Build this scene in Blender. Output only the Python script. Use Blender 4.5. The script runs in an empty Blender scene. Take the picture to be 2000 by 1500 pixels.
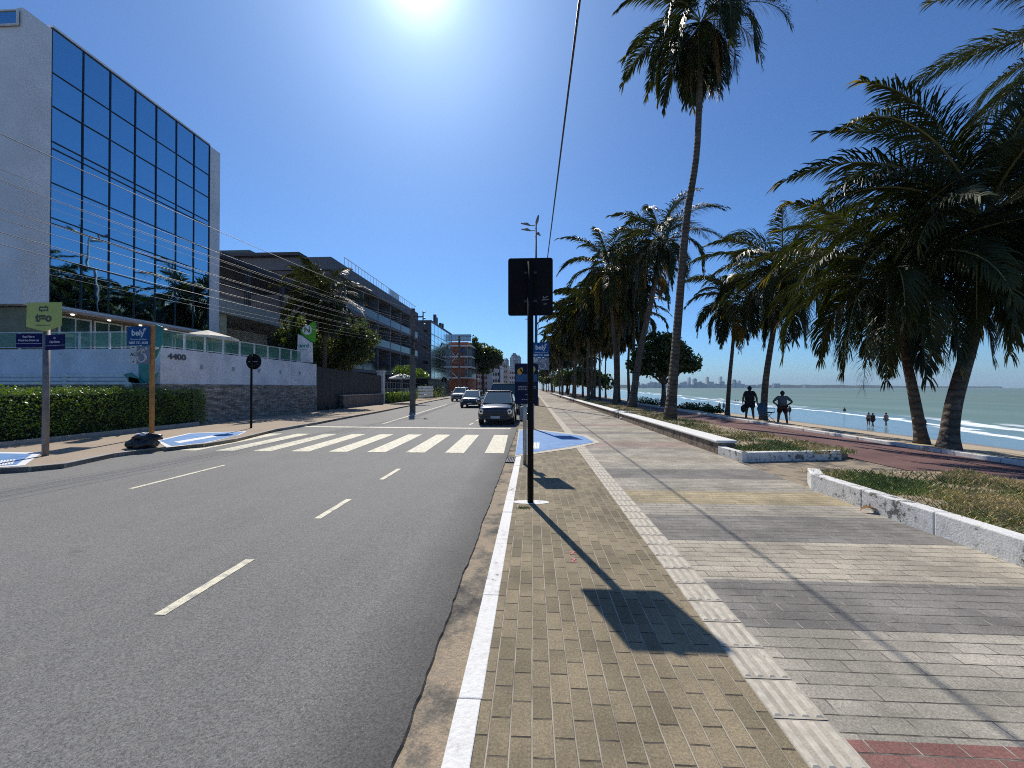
import bpy, math, random
from mathutils import Vector, Matrix, noise
R = math.radians
random.seed(7)
S = bpy.context.scene
C = S.collection

# ------------------------------------------------------------------ camera, world, sun, exposure
YAW = 0.05258; CAMZ = 1.6; FP = 760.0; HZ = 757.0
cam_d = bpy.data.cameras.new('camera'); cam = bpy.data.objects.new('camera', cam_d); C.objects.link(cam)
cam.location = (0, 0, CAMZ); cam.rotation_euler = (R(90) + math.atan(7 / FP), 0, YAW)
cam_d.sensor_width = 36; cam_d.lens = FP / 2000 * 36; cam_d.clip_start = 0.05; cam_d.clip_end = 30000
S.camera = cam
SUN_EL = R(46.8); SUN_AZ = R(16.9)          # azimuth measured to the left of the avenue
sdir = Vector((-math.sin(SUN_AZ) * math.cos(SUN_EL), math.cos(SUN_AZ) * math.cos(SUN_EL), math.sin(SUN_EL)))
w = bpy.data.worlds.new('World'); S.world = w; w.use_nodes = True
nt = w.node_tree; bg = nt.nodes['Background']
sky = nt.nodes.new('ShaderNodeTexSky'); sky.sky_type = 'NISHITA'; sky.sun_disc = False
sky.sun_elevation = SUN_EL; sky.sun_rotation = -SUN_AZ
sky.air_density = 1.0; sky.dust_density = 0.5; sky.ozone_density = 3.0; sky.altitude = 0
bg.inputs['Strength'].default_value = 0.08
# aureole: the bright air close round the sun (the sky's own light, fixed to the sun's direction)
tc = nt.nodes.new('ShaderNodeTexCoord')
dotn = nt.nodes.new('ShaderNodeVectorMath'); dotn.operation = 'DOT_PRODUCT'; dotn.inputs[1].default_value = sdir
nt.links.new(tc.outputs['Generated'], dotn.inputs[0])
def wmath(op, a, b):
    n = nt.nodes.new('ShaderNodeMath'); n.operation = op
    for i, x in enumerate((a, b)):
        if isinstance(x, (int, float)): n.inputs[i].default_value = x
        else: nt.links.new(x, n.inputs[i])
    return n.outputs[0]
mx = wmath('MAXIMUM', dotn.outputs['Value'], 0.0)
aur = wmath('ADD', wmath('MULTIPLY', wmath('POWER', mx, 480.0), 13.0), wmath('ADD', wmath('MULTIPLY', wmath('POWER', mx, 60.0), 2.4), wmath('MULTIPLY', wmath('POWER', mx, 8.0), .9)))
acol = nt.nodes.new('ShaderNodeVectorMath'); acol.operation = 'SCALE'; acol.inputs[0].default_value = (0.85, 0.95, 1.0)
nt.links.new(aur, acol.inputs['Scale'])
tint = nt.nodes.new('ShaderNodeVectorMath'); tint.operation = 'MULTIPLY'
sx = nt.nodes.new('ShaderNodeSeparateXYZ'); nt.links.new(tc.outputs['Generated'], sx.inputs[0])
tr_ = nt.nodes.new('ShaderNodeValToRGB'); nt.links.new(sx.outputs['Z'], tr_.inputs[0])
tr_.color_ramp.elements[0].position = 0.0; tr_.color_ramp.elements[0].color = (.66, 1.03, 1.50, 1)
tr_.color_ramp.elements[1].position = .5; tr_.color_ramp.elements[1].color = (.62, .98, 1.42, 1)
e_ = tr_.color_ramp.elements.new(.12); e_.color = (.66, 1.10, 1.58, 1)
nt.links.new(tr_.outputs[0], tint.inputs[1])
nt.links.new(sky.outputs[0], tint.inputs[0])
addc = nt.nodes.new('ShaderNodeVectorMath'); addc.operation = 'ADD'
nt.links.new(tint.outputs[0], addc.inputs[0]); nt.links.new(acol.outputs[0], addc.inputs[1])
nt.links.new(addc.outputs[0], bg.inputs['Color'])
sl = bpy.data.lights.new('sun', 'SUN'); sl.energy = 5.0; sl.angle = R(0.53); sl.color = (1.0, 0.95, 0.865)
so = bpy.data.objects.new('sun', sl); C.objects.link(so); so.rotation_euler = sdir.to_track_quat('Z', 'Y').to_euler()
S.view_settings.view_transform = 'Standard'; S.view_settings.look = 'None'; S.view_settings.gamma = 1
S.view_settings.exposure = 0.0
S.cycles.max_bounces = 6; S.cycles.diffuse_bounces = 2; S.cycles.glossy_bounces = 3; S.cycles.transparent_max_bounces = 8
S.cycles.filter_width = 1.05; S.cycles.use_denoising = False; S.cycles.caustics_reflective = False; S.cycles.caustics_refractive = False

# ------------------------------------------------------------------ helpers
fw = Vector((-math.sin(YAW), math.cos(YAW), 0)); rt = Vector((math.cos(YAW), math.sin(YAW), 0))
def P(px, py, d): return fw * d + rt * ((px - 1000) / FP * d) + Vector((0, 0, CAMZ + (HZ - py) / FP * d))
def G(px, py, z=0.0): return P(px, py, FP * (CAMZ - z) / (py - HZ))
def YX(px, X): return X / math.tan(math.atan((px - 1000) / FP) - YAW)
def ux(px, y=None): return (y or ys_)*math.tan(math.atan((px-1000)/FP)-YAW)
def uz(py, px, y=None): y = y or ys_; return CAMZ+(HZ-py)/FP*(y*math.cos(YAW)-ux(px, y)*math.sin(YAW))
def tag(o, label=None, cat=None, group=None, kind=None):
    if label: o['label'] = label
    if cat: o['category'] = cat
    if group: o['group'] = group
    if kind: o['kind'] = kind
    return o
def thing(name, loc, label, cat, group=None, rz=0):
    o = bpy.data.objects.new(name, None); C.objects.link(o); o.location = loc; o.rotation_euler.z = rz
    o.empty_display_size = .3
    bpy.context.view_layer.update()
    return tag(o, label, cat, group)
class MB:
    def __init__(s): s.v = []; s.f = []; s.m = []
    def face(s, pts, m=0):
        n = len(s.v); s.v += [tuple(p) for p in pts]; s.f.append(tuple(range(n, n + len(pts)))); s.m.append(m); return s
    def para(s, p, a, b, c, m=0):
        p = Vector(p); a = Vector(a); b = Vector(b); c = Vector(c)
        if a.cross(b).dot(c) < 0: a, b = b, a
        n = len(s.v); s.v += [tuple(q) for q in (p, p+a, p+a+b, p+b, p+c, p+a+c, p+a+b+c, p+b+c)]
        for q in ((0,3,2,1),(4,5,6,7),(0,1,5,4),(1,2,6,5),(2,3,7,6),(3,0,4,7)): s.f.append(tuple(n+i for i in q)); s.m.append(m)
        return s
    def box(s, x0, x1, y0, y1, z0, z1, m=0):
        return s.para((x0,y0,z0),(x1-x0,0,0),(0,y1-y0,0),(0,0,z1-z0),m)
    def cbox(s, c, sx, sy, sz, rz=0, m=0):
        a = Vector((math.cos(rz), math.sin(rz), 0)); b = Vector((-math.sin(rz), math.cos(rz), 0))
        return s.para(Vector(c)-a*sx/2-b*sy/2-Vector((0,0,sz/2)), a*sx, b*sy, (0,0,sz), m)
    def tube(s, pts, rad, n=8, m=0, caps=True):
        pts = [Vector(p) for p in pts]; base = len(s.v)
        if isinstance(rad, (int, float)): rad = [rad]*len(pts)
        for i, p in enumerate(pts):
            t = (pts[min(i+1, len(pts)-1)] - pts[max(i-1, 0)]).normalized()
            if i == 0:
                up = Vector((0,0,1)) if abs(t.z) < .9 else Vector((0,1,0)); x = t.cross(up).normalized()
            else: x = (x - t*x.dot(t)).normalized()
            y = x.cross(t).normalized()
            for k in range(n):
                a = 2*math.pi*k/n; s.v.append(tuple(p + (x*math.cos(a) + y*math.sin(a))*rad[i]))
        for i in range(len(pts)-1):
            for k in range(n):
                a = base+i*n+k; b = base+i*n+(k+1) % n
                s.f.append((a, a+n, b+n, b)); s.m.append(m)
        if caps:
            s.f.append(tuple(base+k for k in range(n))); s.m.append(m)
            e = base+(len(pts)-1)*n; s.f.append(tuple(e+n-1-k for k in range(n))); s.m.append(m)
        return s
    def prism(s, poly, z0, z1, m=0, mt=None):
        a = sum(poly[i][0]*poly[(i+1)%len(poly)][1]-poly[(i+1)%len(poly)][0]*poly[i][1] for i in range(len(poly)))
        if a < 0: poly = poly[::-1]
        n = len(s.v); k = len(poly)
        s.v += [(p[0], p[1], z0) for p in poly] + [(p[0], p[1], z1) for p in poly]
        s.f.append(tuple(n+k-1-i for i in range(k))); s.m.append(m); s.f.append(tuple(n+k+i for i in range(k))); s.m.append(m if mt is None else mt)
        for i in range(k):
            j = (i+1) % k; s.f.append((n+i, n+j, n+k+j, n+k+i)); s.m.append(m)
        return s
    def vprism(s, poly, y0, y1, m=0):           # polygon in XZ extruded along Y
        a = sum(poly[i][0]*poly[(i+1)%len(poly)][1]-poly[(i+1)%len(poly)][0]*poly[i][1] for i in range(len(poly)))
        if a < 0: poly = poly[::-1]
        n = len(s.v); k = len(poly)
        s.v += [(p[0], y0, p[1]) for p in poly] + [(p[0], y1, p[1]) for p in poly]
        s.f.append(tuple(n+i for i in range(k))); s.m.append(m); s.f.append(tuple(n+k+k-1-i for i in range(k))); s.m.append(m)
        for i in range(k):
            j = (i+1) % k; s.f.append((n+i, n+k+i, n+k+j, n+j)); s.m.append(m)
        return s
    def ball(s, c, rx, ry, rz, nu=12, nv=8, m=0, rough=0, seed=0):
        n0 = len(s.v)
        for j in range(1, nv):
            th = math.pi*j/nv
            for i in range(nu):
                ph = 2*math.pi*i/nu
                d = Vector((math.sin(th)*math.cos(ph), math.sin(th)*math.sin(ph), math.cos(th)))
                k = 1 + (rough*noise.noise(d*1.7+Vector((seed, seed*.7, 0))) if rough else 0)
                s.v.append((c[0]+d.x*rx*k, c[1]+d.y*ry*k, c[2]+d.z*rz*k))
        s.v.append((c[0], c[1], c[2]+rz)); s.v.append((c[0], c[1], c[2]-rz)); t = len(s.v)-2
        for j in range(nv-2):
            for i in range(nu):
                a = n0+j*nu+i; b = n0+j*nu+(i+1) % nu; s.f.append((a, a+nu, b+nu, b)); s.m.append(m)
        for i in range(nu):
            s.f.append((t, n0+i, n0+(i+1) % nu)); s.m.append(m)
            e = n0+(nv-2)*nu; s.f.append((t+1, e+(i+1) % nu, e+i)); s.m.append(m)
        return s
    def build(s, name, mats, parent=None, origin=None, local=False, smooth=False, bevel=0, col=None):
        if not isinstance(mats, (list, tuple)): mats = [mats]
        off = Vector((0,0,0))
        if parent is not None and not local: off = parent.matrix_world.translation
        elif origin is not None: off = Vector(origin)
        me = bpy.data.meshes.new(name)
        me.from_pydata([(x-off.x, y-off.y, z-off.z) for x, y, z in s.v], [], s.f)
        for mm in mats: me.materials.append(mm)
        if len(mats) > 1: me.polygons.foreach_set('material_index', s.m)
        if smooth: me.polygons.foreach_set('use_smooth', [True]*len(s.f))
        me.update()
        o = bpy.data.objects.new(name, me); C.objects.link(o)
        if parent is not None: o.parent = parent
        elif origin is not None: o.location = origin
        if bevel:
            b = o.modifiers.new('bevel', 'BEVEL'); b.width = bevel; b.segments = 2; b.limit_method = 'ANGLE'
        if parent is not None: bpy.context.view_layer.update()
        return o
def copy_tree(o, parent=None):
    c = o.copy(); C.objects.link(c)
    if parent is not None: c.parent = parent
    for ch in list(o.children): copy_tree(ch, c)
    return c
def lettering(body, size, loc, parent, mat, rot=(R(90), 0, 0), ext=.002, align='CENTER', bold=0, name='lettering', sx=1):
    cu = bpy.data.curves.new(name, 'FONT'); cu.body = body; cu.size = size; cu.extrude = ext; cu.align_x = align; cu.align_y = 'CENTER'; cu.offset = bold
    t = bpy.data.objects.new('t', cu); C.objects.link(t); bpy.context.view_layer.update()
    me = bpy.data.meshes.new_from_object(t.evaluated_get(bpy.context.evaluated_depsgraph_get()))
    bpy.data.objects.remove(t); me.materials.clear(); me.materials.append(mat)
    o = bpy.data.objects.new(name, me); C.objects.link(o); o.parent = parent
    o.location = Vector(loc) - (parent.matrix_world.translation if parent else Vector()); o.rotation_euler = rot; o.scale.x = sx
    return o

# ------------------------------------------------------------------ materials
def NT(m): m.use_nodes = True; return m.node_tree
class Nd:
    def __init__(s, name):
        s.m = bpy.data.materials.new(name); s.t = NT(s.m); s.b = s.t.nodes['Principled BSDF']; s.out = s.t.nodes['Material Output']
        g = s.t.nodes.new('ShaderNodeNewGeometry'); s.pos = g.outputs['Position']
        s.obj = s.t.nodes.new('ShaderNodeTexCoord').outputs['Object']
    def n(s, typ, **kw):
        x = s.t.nodes.new('ShaderNode'+typ)
        for k, v in kw.items(): setattr(x, k, v)
        return x
    def l(s, a, b): s.t.links.new(a, b)
    def val(s, x, inp):
        if isinstance(x, bpy.types.NodeSocket): s.l(x, inp)
        elif isinstance(x, tuple) and len(x) == 3 and inp.type == 'RGBA': inp.default_value = (*x, 1)
        else: inp.default_value = x
    def noise(s, sc, det=4, vec=None, rough=.55):
        x = s.n('TexNoise'); x.inputs['Scale'].default_value = sc; x.inputs['Detail'].default_value = det; x.inputs['Roughness'].default_value = rough
        s.l(vec or s.pos, x.inputs['Vector']); return x.outputs[0]
    def ramp(s, f, stops, const=False):
        x = s.n('ValToRGB'); cr = x.color_ramp
        if const: cr.interpolation = 'CONSTANT'
        while len(cr.elements) < len(stops): cr.elements.new(.5)
        for e, (p, c) in zip(cr.elements, stops):
            e.position = p; e.color = (c, c, c, 1) if isinstance(c, (int, float)) else (*c, 1)
        s.l(f, x.inputs[0]); return x.outputs[0]
    def mix(s, f, a, b, mode='MIX'):
        x = s.n('Mix', data_type='RGBA', blend_type=mode); s.val(f, x.inputs[0]); s.val(a, x.inputs[6]); s.val(b, x.inputs[7]); return x.outputs[2]
    def math(s, op, a, b=0.0):
        x = s.n('Math', operation=op); s.val(a, x.inputs[0]); s.val(b, x.inputs[1]); return x.outputs[0]
    def sep(s, v=None):
        x = s.n('SeparateXYZ'); s.l(v or s.pos, x.inputs[0]); return x.outputs
    def comb(s, x, y, z=0.0):
        c = s.n('CombineXYZ'); s.val(x, c.inputs[0]); s.val(y, c.inputs[1]); s.val(z, c.inputs[2]); return c.outputs[0]
    def bump(s, h, st=.3, dist=.01, nrm=None):
        x = s.n('Bump'); x.inputs['Strength'].default_value = st; x.inputs['Distance'].default_value = dist; s.l(h, x.inputs['Height'])
        if nrm: s.l(nrm, x.inputs['Normal'])
        s.l(x.outputs[0], s.b.inputs['Normal']); return x.outputs[0]
    def base(s, c): s.val(c, s.b.inputs['Base Color'])
    def set(s, rough=.6, metal=0, spec=.5):
        s.b.inputs['Roughness'].default_value = rough; s.b.inputs['Metallic'].default_value = metal; s.b.inputs['Specular IOR Level'].default_value = spec
def mt(name, col, rough=.6, metal=0, spec=.5, var=.18, sc=3.0, bump=0, bsc=40, dirt=None):
    d = Nd(name); d.set(rough, metal, spec)
    c2 = tuple(x*(1-var) for x in col); c1 = tuple(min(1, x*(1+var*.5)) for x in col)
    c = d.mix(d.ramp(d.noise(sc, 5, d.obj), [(.35, 0.), (.65, 1.)]), c2, c1)
    if dirt: c = d.mix(d.ramp(d.noise(dirt[1], 8, d.obj, .7), [(dirt[2], 0.), (dirt[2]+.08, 1.)]), c, dirt[0])
    d.base(c)
    if bump: d.bump(d.noise(bsc, 4, d.obj), bump, .01)
    return d.m
Mt = {}
def asphalt():
    d = Nd('asphalt'); d.set(.82, 0, .35)
    fine = d.noise(85, 6, None, 1.0); mid = d.noise(60, 4)
    big = d.ramp(d.noise(.45, 7, None, .65), [(.40, 0.), (.60, 1.)])
    st = d.n('Mapping'); st.inputs['Scale'].default_value = (1.2, .06, 1); d.l(d.pos, st.inputs[0])
    streak = d.ramp(d.noise(1.6, 6, st.outputs[0], .65), [(.42, 0.), (.6, 1.)])
    c = d.mix(big, (.118, .109, .098), (.182, .169, .152))
    c = d.mix(d.math('MULTIPLY', streak, .5), c, (.205, .19, .17))
    c = d.mix(d.ramp(fine, [(.40, 0.), (.60, 1.)]), d.mix(.80, c, (.015, .015, .015)), d.mix(.55, c, (.46, .45, .42)))
    v = d.n('TexVoronoi'); v.inputs['Scale'].default_value = 46; d.l(d.pos, v.inputs['Vector'])
    pick = d.math('MULTIPLY', d.ramp(v.outputs['Distance'], [(.0, 1.), (.14, 1.), (.2, 0.)]), d.ramp(d.n('SeparateColor').outputs[0], [(0, 0.), (1, 1.)]))
    sc = d.n('SeparateColor'); d.l(v.outputs['Color'], sc.inputs[0])
    pick = d.math('MULTIPLY', d.ramp(v.outputs['Distance'], [(.0, 1.), (.14, 1.), (.22, 0.)]), d.math('GREATER_THAN', d.math('MULTIPLY', sc.outputs[0], d.ramp(d.noise(1.5, 5), [(.3, .93), (.7, 1.)])), .95))
    c = d.mix(pick, c, (.42, .41, .38))
    xx, yy, zz = d.sep()
    e = d.math('ADD', xx, d.math('MULTIPLY', d.math('SUBTRACT', d.noise(1.4, 6), .5), .5))
    dk_ = d.math('MULTIPLY', d.ramp(d.math('ADD', e, 1.6), [(.35, 0.), (.95, 1.)]), .55); c = d.mix(dk_, c, (.035, .033, .03))
    oil = d.ramp(d.noise(.9, 7, None, .75), [(.60, 0.), (.70, 1.)]); c = d.mix(d.math('MULTIPLY', oil, .35), c, (.04, .04, .04))
    pal = d.ramp(d.noise(2.6, 7, None, .8), [(.60, 0.), (.68, 1.)]); c = d.mix(d.math('MULTIPLY', pal, .30), c, (.24, .22, .19))
    d.base(c); d.bump(d.math('ADD', fine, mid), .6, .008); return d.m
def pavers(name, cols, mortar, rotated, band=None, rowc=(.04, .035, .03), rowf=.7, bw=.2, bh=.1, msz=.0062, tone=((.80, .80, .80), (1.14, 1.13, 1.11))):
    d = Nd(name); d.set(.85, 0, .3)
    x, y, z = d.sep()
    wv = d.n('VectorMath', operation='MULTIPLY_ADD'); nz = d.n('TexNoise'); nz.inputs['Scale'].default_value = 9; d.l(d.pos, nz.inputs['Vector'])
    d.l(nz.outputs['Color'], wv.inputs[0]); wv.inputs[1].default_value = (.006, .006, 0); d.l(d.comb(y, x) if rotated else d.comb(x, y), wv.inputs[2])
    br = d.n('TexBrick'); br.offset = .5; br.squash = 1
    d.l(wv.outputs[0], br.inputs['Vector']); br.inputs['Scale'].default_value = 1
    br.inputs['Brick Width'].default_value = bw; br.inputs['Row Height'].default_value = bh
    br.inputs['Mortar Size'].default_value = msz; br.inputs['Mortar Smooth'].default_value = .3; br.inputs['Bias'].default_value = 0
    br.inputs['Color1'].default_value = (0, 0, 0, 1); br.inputs['Color2'].default_value = (1, 1, 1, 1); br.inputs['Mortar'].default_value = (.5, .5, .5, 1)
    if band:
        t = d.math('FRACT', d.math('DIVIDE', d.math('ADD', y, 20.0), band[0]))
        stops = [(p/band[0], c) for p, c in band[1]]
        basec = d.ramp(t, stops, True)
        wob = d.n('Mapping'); wob.inputs['Scale'].default_value = (.08, 2.6, 1); d.l(d.pos, wob.inputs[0])
        basec = d.mix(1., basec, d.ramp(d.noise(1.0, 4, wob.outputs[0], .7), [(.34, .82), (.66, 1.12)]), 'MULTIPLY')
    else: basec = cols[0]
    tone = d.mix(br.outputs['Color'], tone[0], tone[1])
    c = d.mix(1.0, basec, tone, 'MULTIPLY')
    patch = d.ramp(d.noise(1.3, 7, None, .65), [(.40, .76), (.60, 1.14)])
    c = d.mix(1.0, c, patch, 'MULTIPLY')
    grit = d.ramp(d.noise(75, 5, None, 1.0), [(.32, .38), (.5, .98), (.66, 1.7)])
    c = d.mix(1.0, c, grit, 'MULTIPLY')
    blot = d.ramp(d.noise(3.2, 8, None, .75), [(.56, 0.), (.68, 1.)])
    c = d.mix(d.math('MULTIPLY', blot, .45), c, (.15, .135, .10))
    mn = d.ramp(d.noise(8.0, 5), [(.42, 0.), (.58, 1.)])
    mc = d.mix(mn, mortar[0], mortar[1])
    c = d.mix(br.outputs['Fac'], c, mc)
    sv_ = d.sep(wv.outputs[0]); fr0 = d.math('ABSOLUTE', d.math('SUBTRACT', d.math('FRACT', d.math('DIVIDE', d.math('ADD', sv_[1], 40.0), bh)), .5))
    rl = d.math('MULTIPLY', d.ramp(fr0, [(.445, 0.), (.475, 1.)]), d.ramp(d.noise(4.0, 5), [(.3, rowf*.45), (.6, rowf)]))
    c = d.mix(rl, c, rowc)
    d.base(c)
    h = d.math('SUBTRACT', d.math('ADD', d.math('MULTIPLY', d.noise(160, 3), .25), d.math('MULTIPLY', br.outputs['Color'], .2)), br.outputs['Fac'])
    d.bump(h, .9, .006); return d.m
tan = (.235, .19, .122)
RF = (.34, .255, .215); DF = (.25, .23, .205)
GR = (.36, .325, .265); DK = (.21, .195, .175); YE = (.38, .31, .19); RD = (.26, .125, .105); LG = (.39, .345, .27)
Mt['pav_tan'] = pavers('tan_pavers', [tan], ((.045, .037, .028), (.12, .10, .075)), True, rowc=(.46, .40, .30), rowf=.85, msz=.005, tone=((.78, .78, .76), (1.18, 1.17, 1.14)))
band = [(0, LG), (.4, DK), (1.0, LG), (1.8, GR), (2.9, RD), (3.6, LG), (4.2, GR), (5.0, LG), (5.6, DK), (6.0, LG), (7.0, GR), (7.6, LG), (8.4, RD), (9.2, LG)]
# measured near the camera, y counted from Y=-20
near = [(0, GR), (2.0, DF), (3.4, LG), (5.2, RF), (6.6, GR), (8.6, LG), (17.8, GR), (20.4, RD), (21.715, GR), (22.56, DK), (23.26, LG), (24.1, DK), (24.9, GR), (25.35, YE), (26.1, GR), (26.9, DK), (27.7, GR), (28.4, LG), (29.2, GR), (30.6, RF), (31.6, LG), (32.2, GR), (33., LG), (33.6, DF), (34.2, LG), (35.0, GR), (35.6, LG), (36.4, RF), (37.2, LG), (38., GR), (39.0, LG)]
Mt['pav_band'] = pavers('banded_pavers', None, ((.42, .385, .32), (.14, .12, .10)), False, (42.4, near), rowf=.8, tone=((.88, .88, .88), (1.08, 1.075, 1.06)), msz=.004)
Mt['asphalt'] = asphalt()
def whitepaint(name, thr, dark=(.10, .095, .085), sc=9):
    d = Nd(name); d.set(.75, 0, .3)
    n1 = d.noise(sc, 8, None, .75); n2 = d.noise(1.1, 4)
    v = d.math('ADD', n1, d.math('MULTIPLY', n2, .55)); soft = d.ramp(v, [(thr-.12, 0.), (thr, .2)])
    c = d.mix(d.math('MAXIMUM', soft, d.ramp(v, [(thr, 0.), (thr+.07, 1.)])), d.mix(d.noise(30, 5), (.62, .60, .56), (.84, .82, .77)), dark)
    d.base(c); d.bump(d.noise(45, 6), .5, .01); return d.m
Mt['kerbwhite'] = whitepaint('worn_white_paint', .885, (.22, .20, .17), 14)
Mt['wallwhite'] = whitepaint('peeling_whitewash', .83, (.14, .135, .12), 9)
def linepaint():
    d = Nd('road_line_paint'); d.set(.7)
    c = d.mix(d.ramp(d.noise(9, 6, None, .7), [(.48, 0.), (.62, .75)]), (.72, .66, .48), (.28, .27, .24)); c = d.mix(d.ramp(d.noise(60, 5, None, .9), [(.54, 0.), (.60, .8)]), c, (.16, .155, .145)); d.base(c); d.bump(d.noise(170, 3), .4, .004); return d.m
Mt['line'] = linepaint()
def gutter():
    d = Nd('sandy_gutter'); d.set(.95, 0, .2)
    a = d.noise(2.2, 8, None, .7)
    c = d.ramp(a, [(.36, (.08, .075, .068)), (.46, (.20, .175, .14)), (.54, (.36, .285, .20)), (.66, (.27, .235, .19))])
    c = d.mix(1.0, c, d.ramp(d.noise(90, 4, None, .8), [(.3, .6), (.7, 1.25)]), 'MULTIPLY')
    d.base(c); d.bump(d.noise(40, 6), .6, .015); return d.m
Mt['gutter'] = gutter()
def sand():
    d = Nd('beach_sand'); d.set(.95, 0, .2)
    c = d.mix(d.noise(.8, 6), (.40, .31, .20), (.56, .46, .32))
    c = d.mix(d.ramp(d.noise(6, 7, None, .7), [(.5, 0.), (.7, 1.)]), c, (.33, .25, .16))
    x, y, z = d.sep(); wet = d.ramp(d.math('ADD', z, d.math('MULTIPLY', d.noise(.4, 3), .5)), [(0, 0.)]) 
    zz = d.math('ADD', z, 4.0)
    wetf = d.ramp(d.math('DIVIDE', zz, 4.0), [(.20, 1.), (.27, 0.)])
    c = d.mix(wetf, c, (.24, .19, .13)); d.base(c)
    rr = d.mix(wetf, (.95, .95, .95), (.25, .25, .25)); d.l(rr, d.b.inputs['Roughness'])
    d.bump(d.noise(5, 8, None, .7), .8, .06); return d.m
Mt['sand'] = sand()
def cyc():
    d = Nd('red_cycle_asphalt'); d.set(.85, 0, .3)
    c = d.mix(d.ramp(d.noise(.9, 6), [(.35, 0.), (.65, 1.)]), (.125, .062, .055), (.19, .105, .092))
    c = d.mix(1.0, c, d.ramp(d.noise(120, 4, None, .8), [(.3, .6), (.7, 1.35)]), 'MULTIPLY')
    st = d.n('Mapping'); st.inputs['Scale'].default_value = (.6, .15, 1); d.l(d.pos, st.inputs[0])
    c = d.mix(d.ramp(d.noise(6, 7, st.outputs[0], .75), [(.62, 0.), (.75, .7)]), c, (.40, .31, .25)); d.base(c); d.bump(d.noise(120, 4), .4, .006); return d.m
Mt['cycle'] = cyc()
def sea():
    d = Nd('sea_water'); x, y, z = d.sep()
    wx = d.math('ADD', x, d.math('MULTIPLY', d.math('SUBTRACT', d.noise(.02, 4), .5), 26.0))
    # offshore distance measured square to the slightly oblique shore
    wx = d.math('SUBTRACT', wx, d.math('MULTIPLY', y, .16))
    u = d.math('DIVIDE', wx, 400.0)
    st = d.n('Mapping'); st.inputs['Scale'].default_value = (1, .28, 1); st.inputs['Rotation'].default_value = (0, 0, R(9)); d.l(d.pos, st.inputs[0])
    col = d.ramp(u, [(.0, (.26, .30, .32)), (.09, (.20, .27, .28)), (.125, (.17, .245, .20)), (.35, (.165, .22, .175)), (1., (.15, .205, .17))])
    col = d.mix(d.ramp(d.noise(.035, 4, st.outputs[0]), [(.35, 0.), (.7, 1.)]), col, d.mix(.5, col, (.07, .14, .11)))
    rip = d.noise(.5, 6, st.outputs[0], .65)
    nf = d.noise(.16, 7, st.outputs[0], .72)
    def fband(c, wd, lo):
        t = d.math('ABSOLUTE', d.math('SUBTRACT', wx, d.math('ADD', c, d.math('MULTIPLY', d.math('SUBTRACT', nf, .5), 9.0))))
        b = d.math('SUBTRACT', 1.0, d.math('DIVIDE', t, wd)); b = d.math('MAXIMUM', b, 0.0)
        return d.math('MULTIPLY', d.ramp(b, [(.0, 0.), (.3, 1.)]), d.ramp(d.noise(.07, 5, st.outputs[0]), [(lo, 0.), (lo+.12, 1.)]))
    foam = fband(42.0, 1.1, .30)
    for c, wd, lo in ((48.5, 2.0, .46), (53., .8, .54), (66., .8, .60), (92., 1.2, .62)): foam = d.math('MAXIMUM', foam, fband(c, wd, lo))
    lace = d.math('MULTIPLY', d.ramp(d.noise(1.1, 6, st.outputs[0], .8), [(.58, 0.), (.66, .5)]), d.ramp(u, [(.06, 1.), (.12, 0.)]))
    foam = d.math('MAXIMUM', foam, lace)
    col = d.mix(foam, col, (.82, .84, .84)); d.base(col)
    shal = d.ramp(u, [(.09, .10), (.13, .5)]); d.l(d.math('MAXIMUM', shal, d.math('MULTIPLY', foam, .8)), d.b.inputs['Roughness'])
    d.l(d.ramp(u, [(.09, .5), (.14, .16)]), d.b.inputs['Specular IOR Level'])
    b1 = d.bump(rip, .5, .35); d.bump(d.noise(2.4, 5, st.outputs[0]), .35, .08, b1); return d.m
Mt['sea'] = sea()
Mt['earth'] = mt('earth', (.26, .22, .17), .95, bump=.5, bsc=20)
Mt['soil'] = mt('verge_soil', (.33, .25, .165), .95, var=.4, sc=4, bump=.8, bsc=30)
def sidewalk_left():
    d = Nd('old_sidewalk'); d.set(.9, 0, .25)
    c = d.mix(d.noise(.9, 6), (.30, .235, .17), (.46, .37, .275))
    c = d.mix(1.0, c, d.ramp(d.noise(26, 6, None, .75), [(.3, .65), (.7, 1.2)]), 'MULTIPLY'); d.base(c); d.bump(d.noise(18, 5), .6, .02); return d.m
Mt['side_left'] = sidewalk_left()
Mt['concrete'] = mt('concrete', (.34, .32, .29), .85, bump=.3, dirt=((.12, .11, .10), 5, .6))
Mt['stained'] = mt('stained_concrete', (.24, .185, .135), .9, var=.4, sc=5, bump=.4, dirt=((.07, .06, .05), 4, .52))
Mt['slabtop'] = whitepaint('bench_top_paint', .98, (.20, .19, .17), 6)
Mt['tactile_bar'] = mt('tactile_bar_concrete', (.52, .47, .38), .85, var=.2, sc=20, dirt=((.22, .19, .15), 18, .60))
Mt['tactile'] = mt('tactile_concrete', (.43, .38, .30), .85, var=.25, sc=7, bump=.4, bsc=90)
def bluep():
    d = Nd('ramp_blue_paint'); d.set(.7)
    c = d.mix(d.ramp(d.noise(3, 7, None, .7), [(.35, 0.), (.65, 1.)]), (.055, .17, .40), (.12, .27, .50))
    c = d.mix(d.ramp(d.noise(11, 7, None, .8), [(.66, 0.), (.78, .8)]), c, (.42, .42, .40)); d.base(c); d.bump(d.noise(50, 4), .3, .005); return d.m
Mt['blue'] = bluep()
Mt['white'] = mt('white_paint', (.76, .76, .75), .6, var=.1)
Mt['black'] = mt('black_sign_back', (.006, .006, .007), .7, spec=.15, var=.3)
Mt['galv'] = mt('galvanised_steel', (.38, .39, .40), .45, .6, var=.25, sc=8)
Mt['darkmetal'] = mt('dark_metal', (.035, .036, .04), .5, .3)
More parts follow.
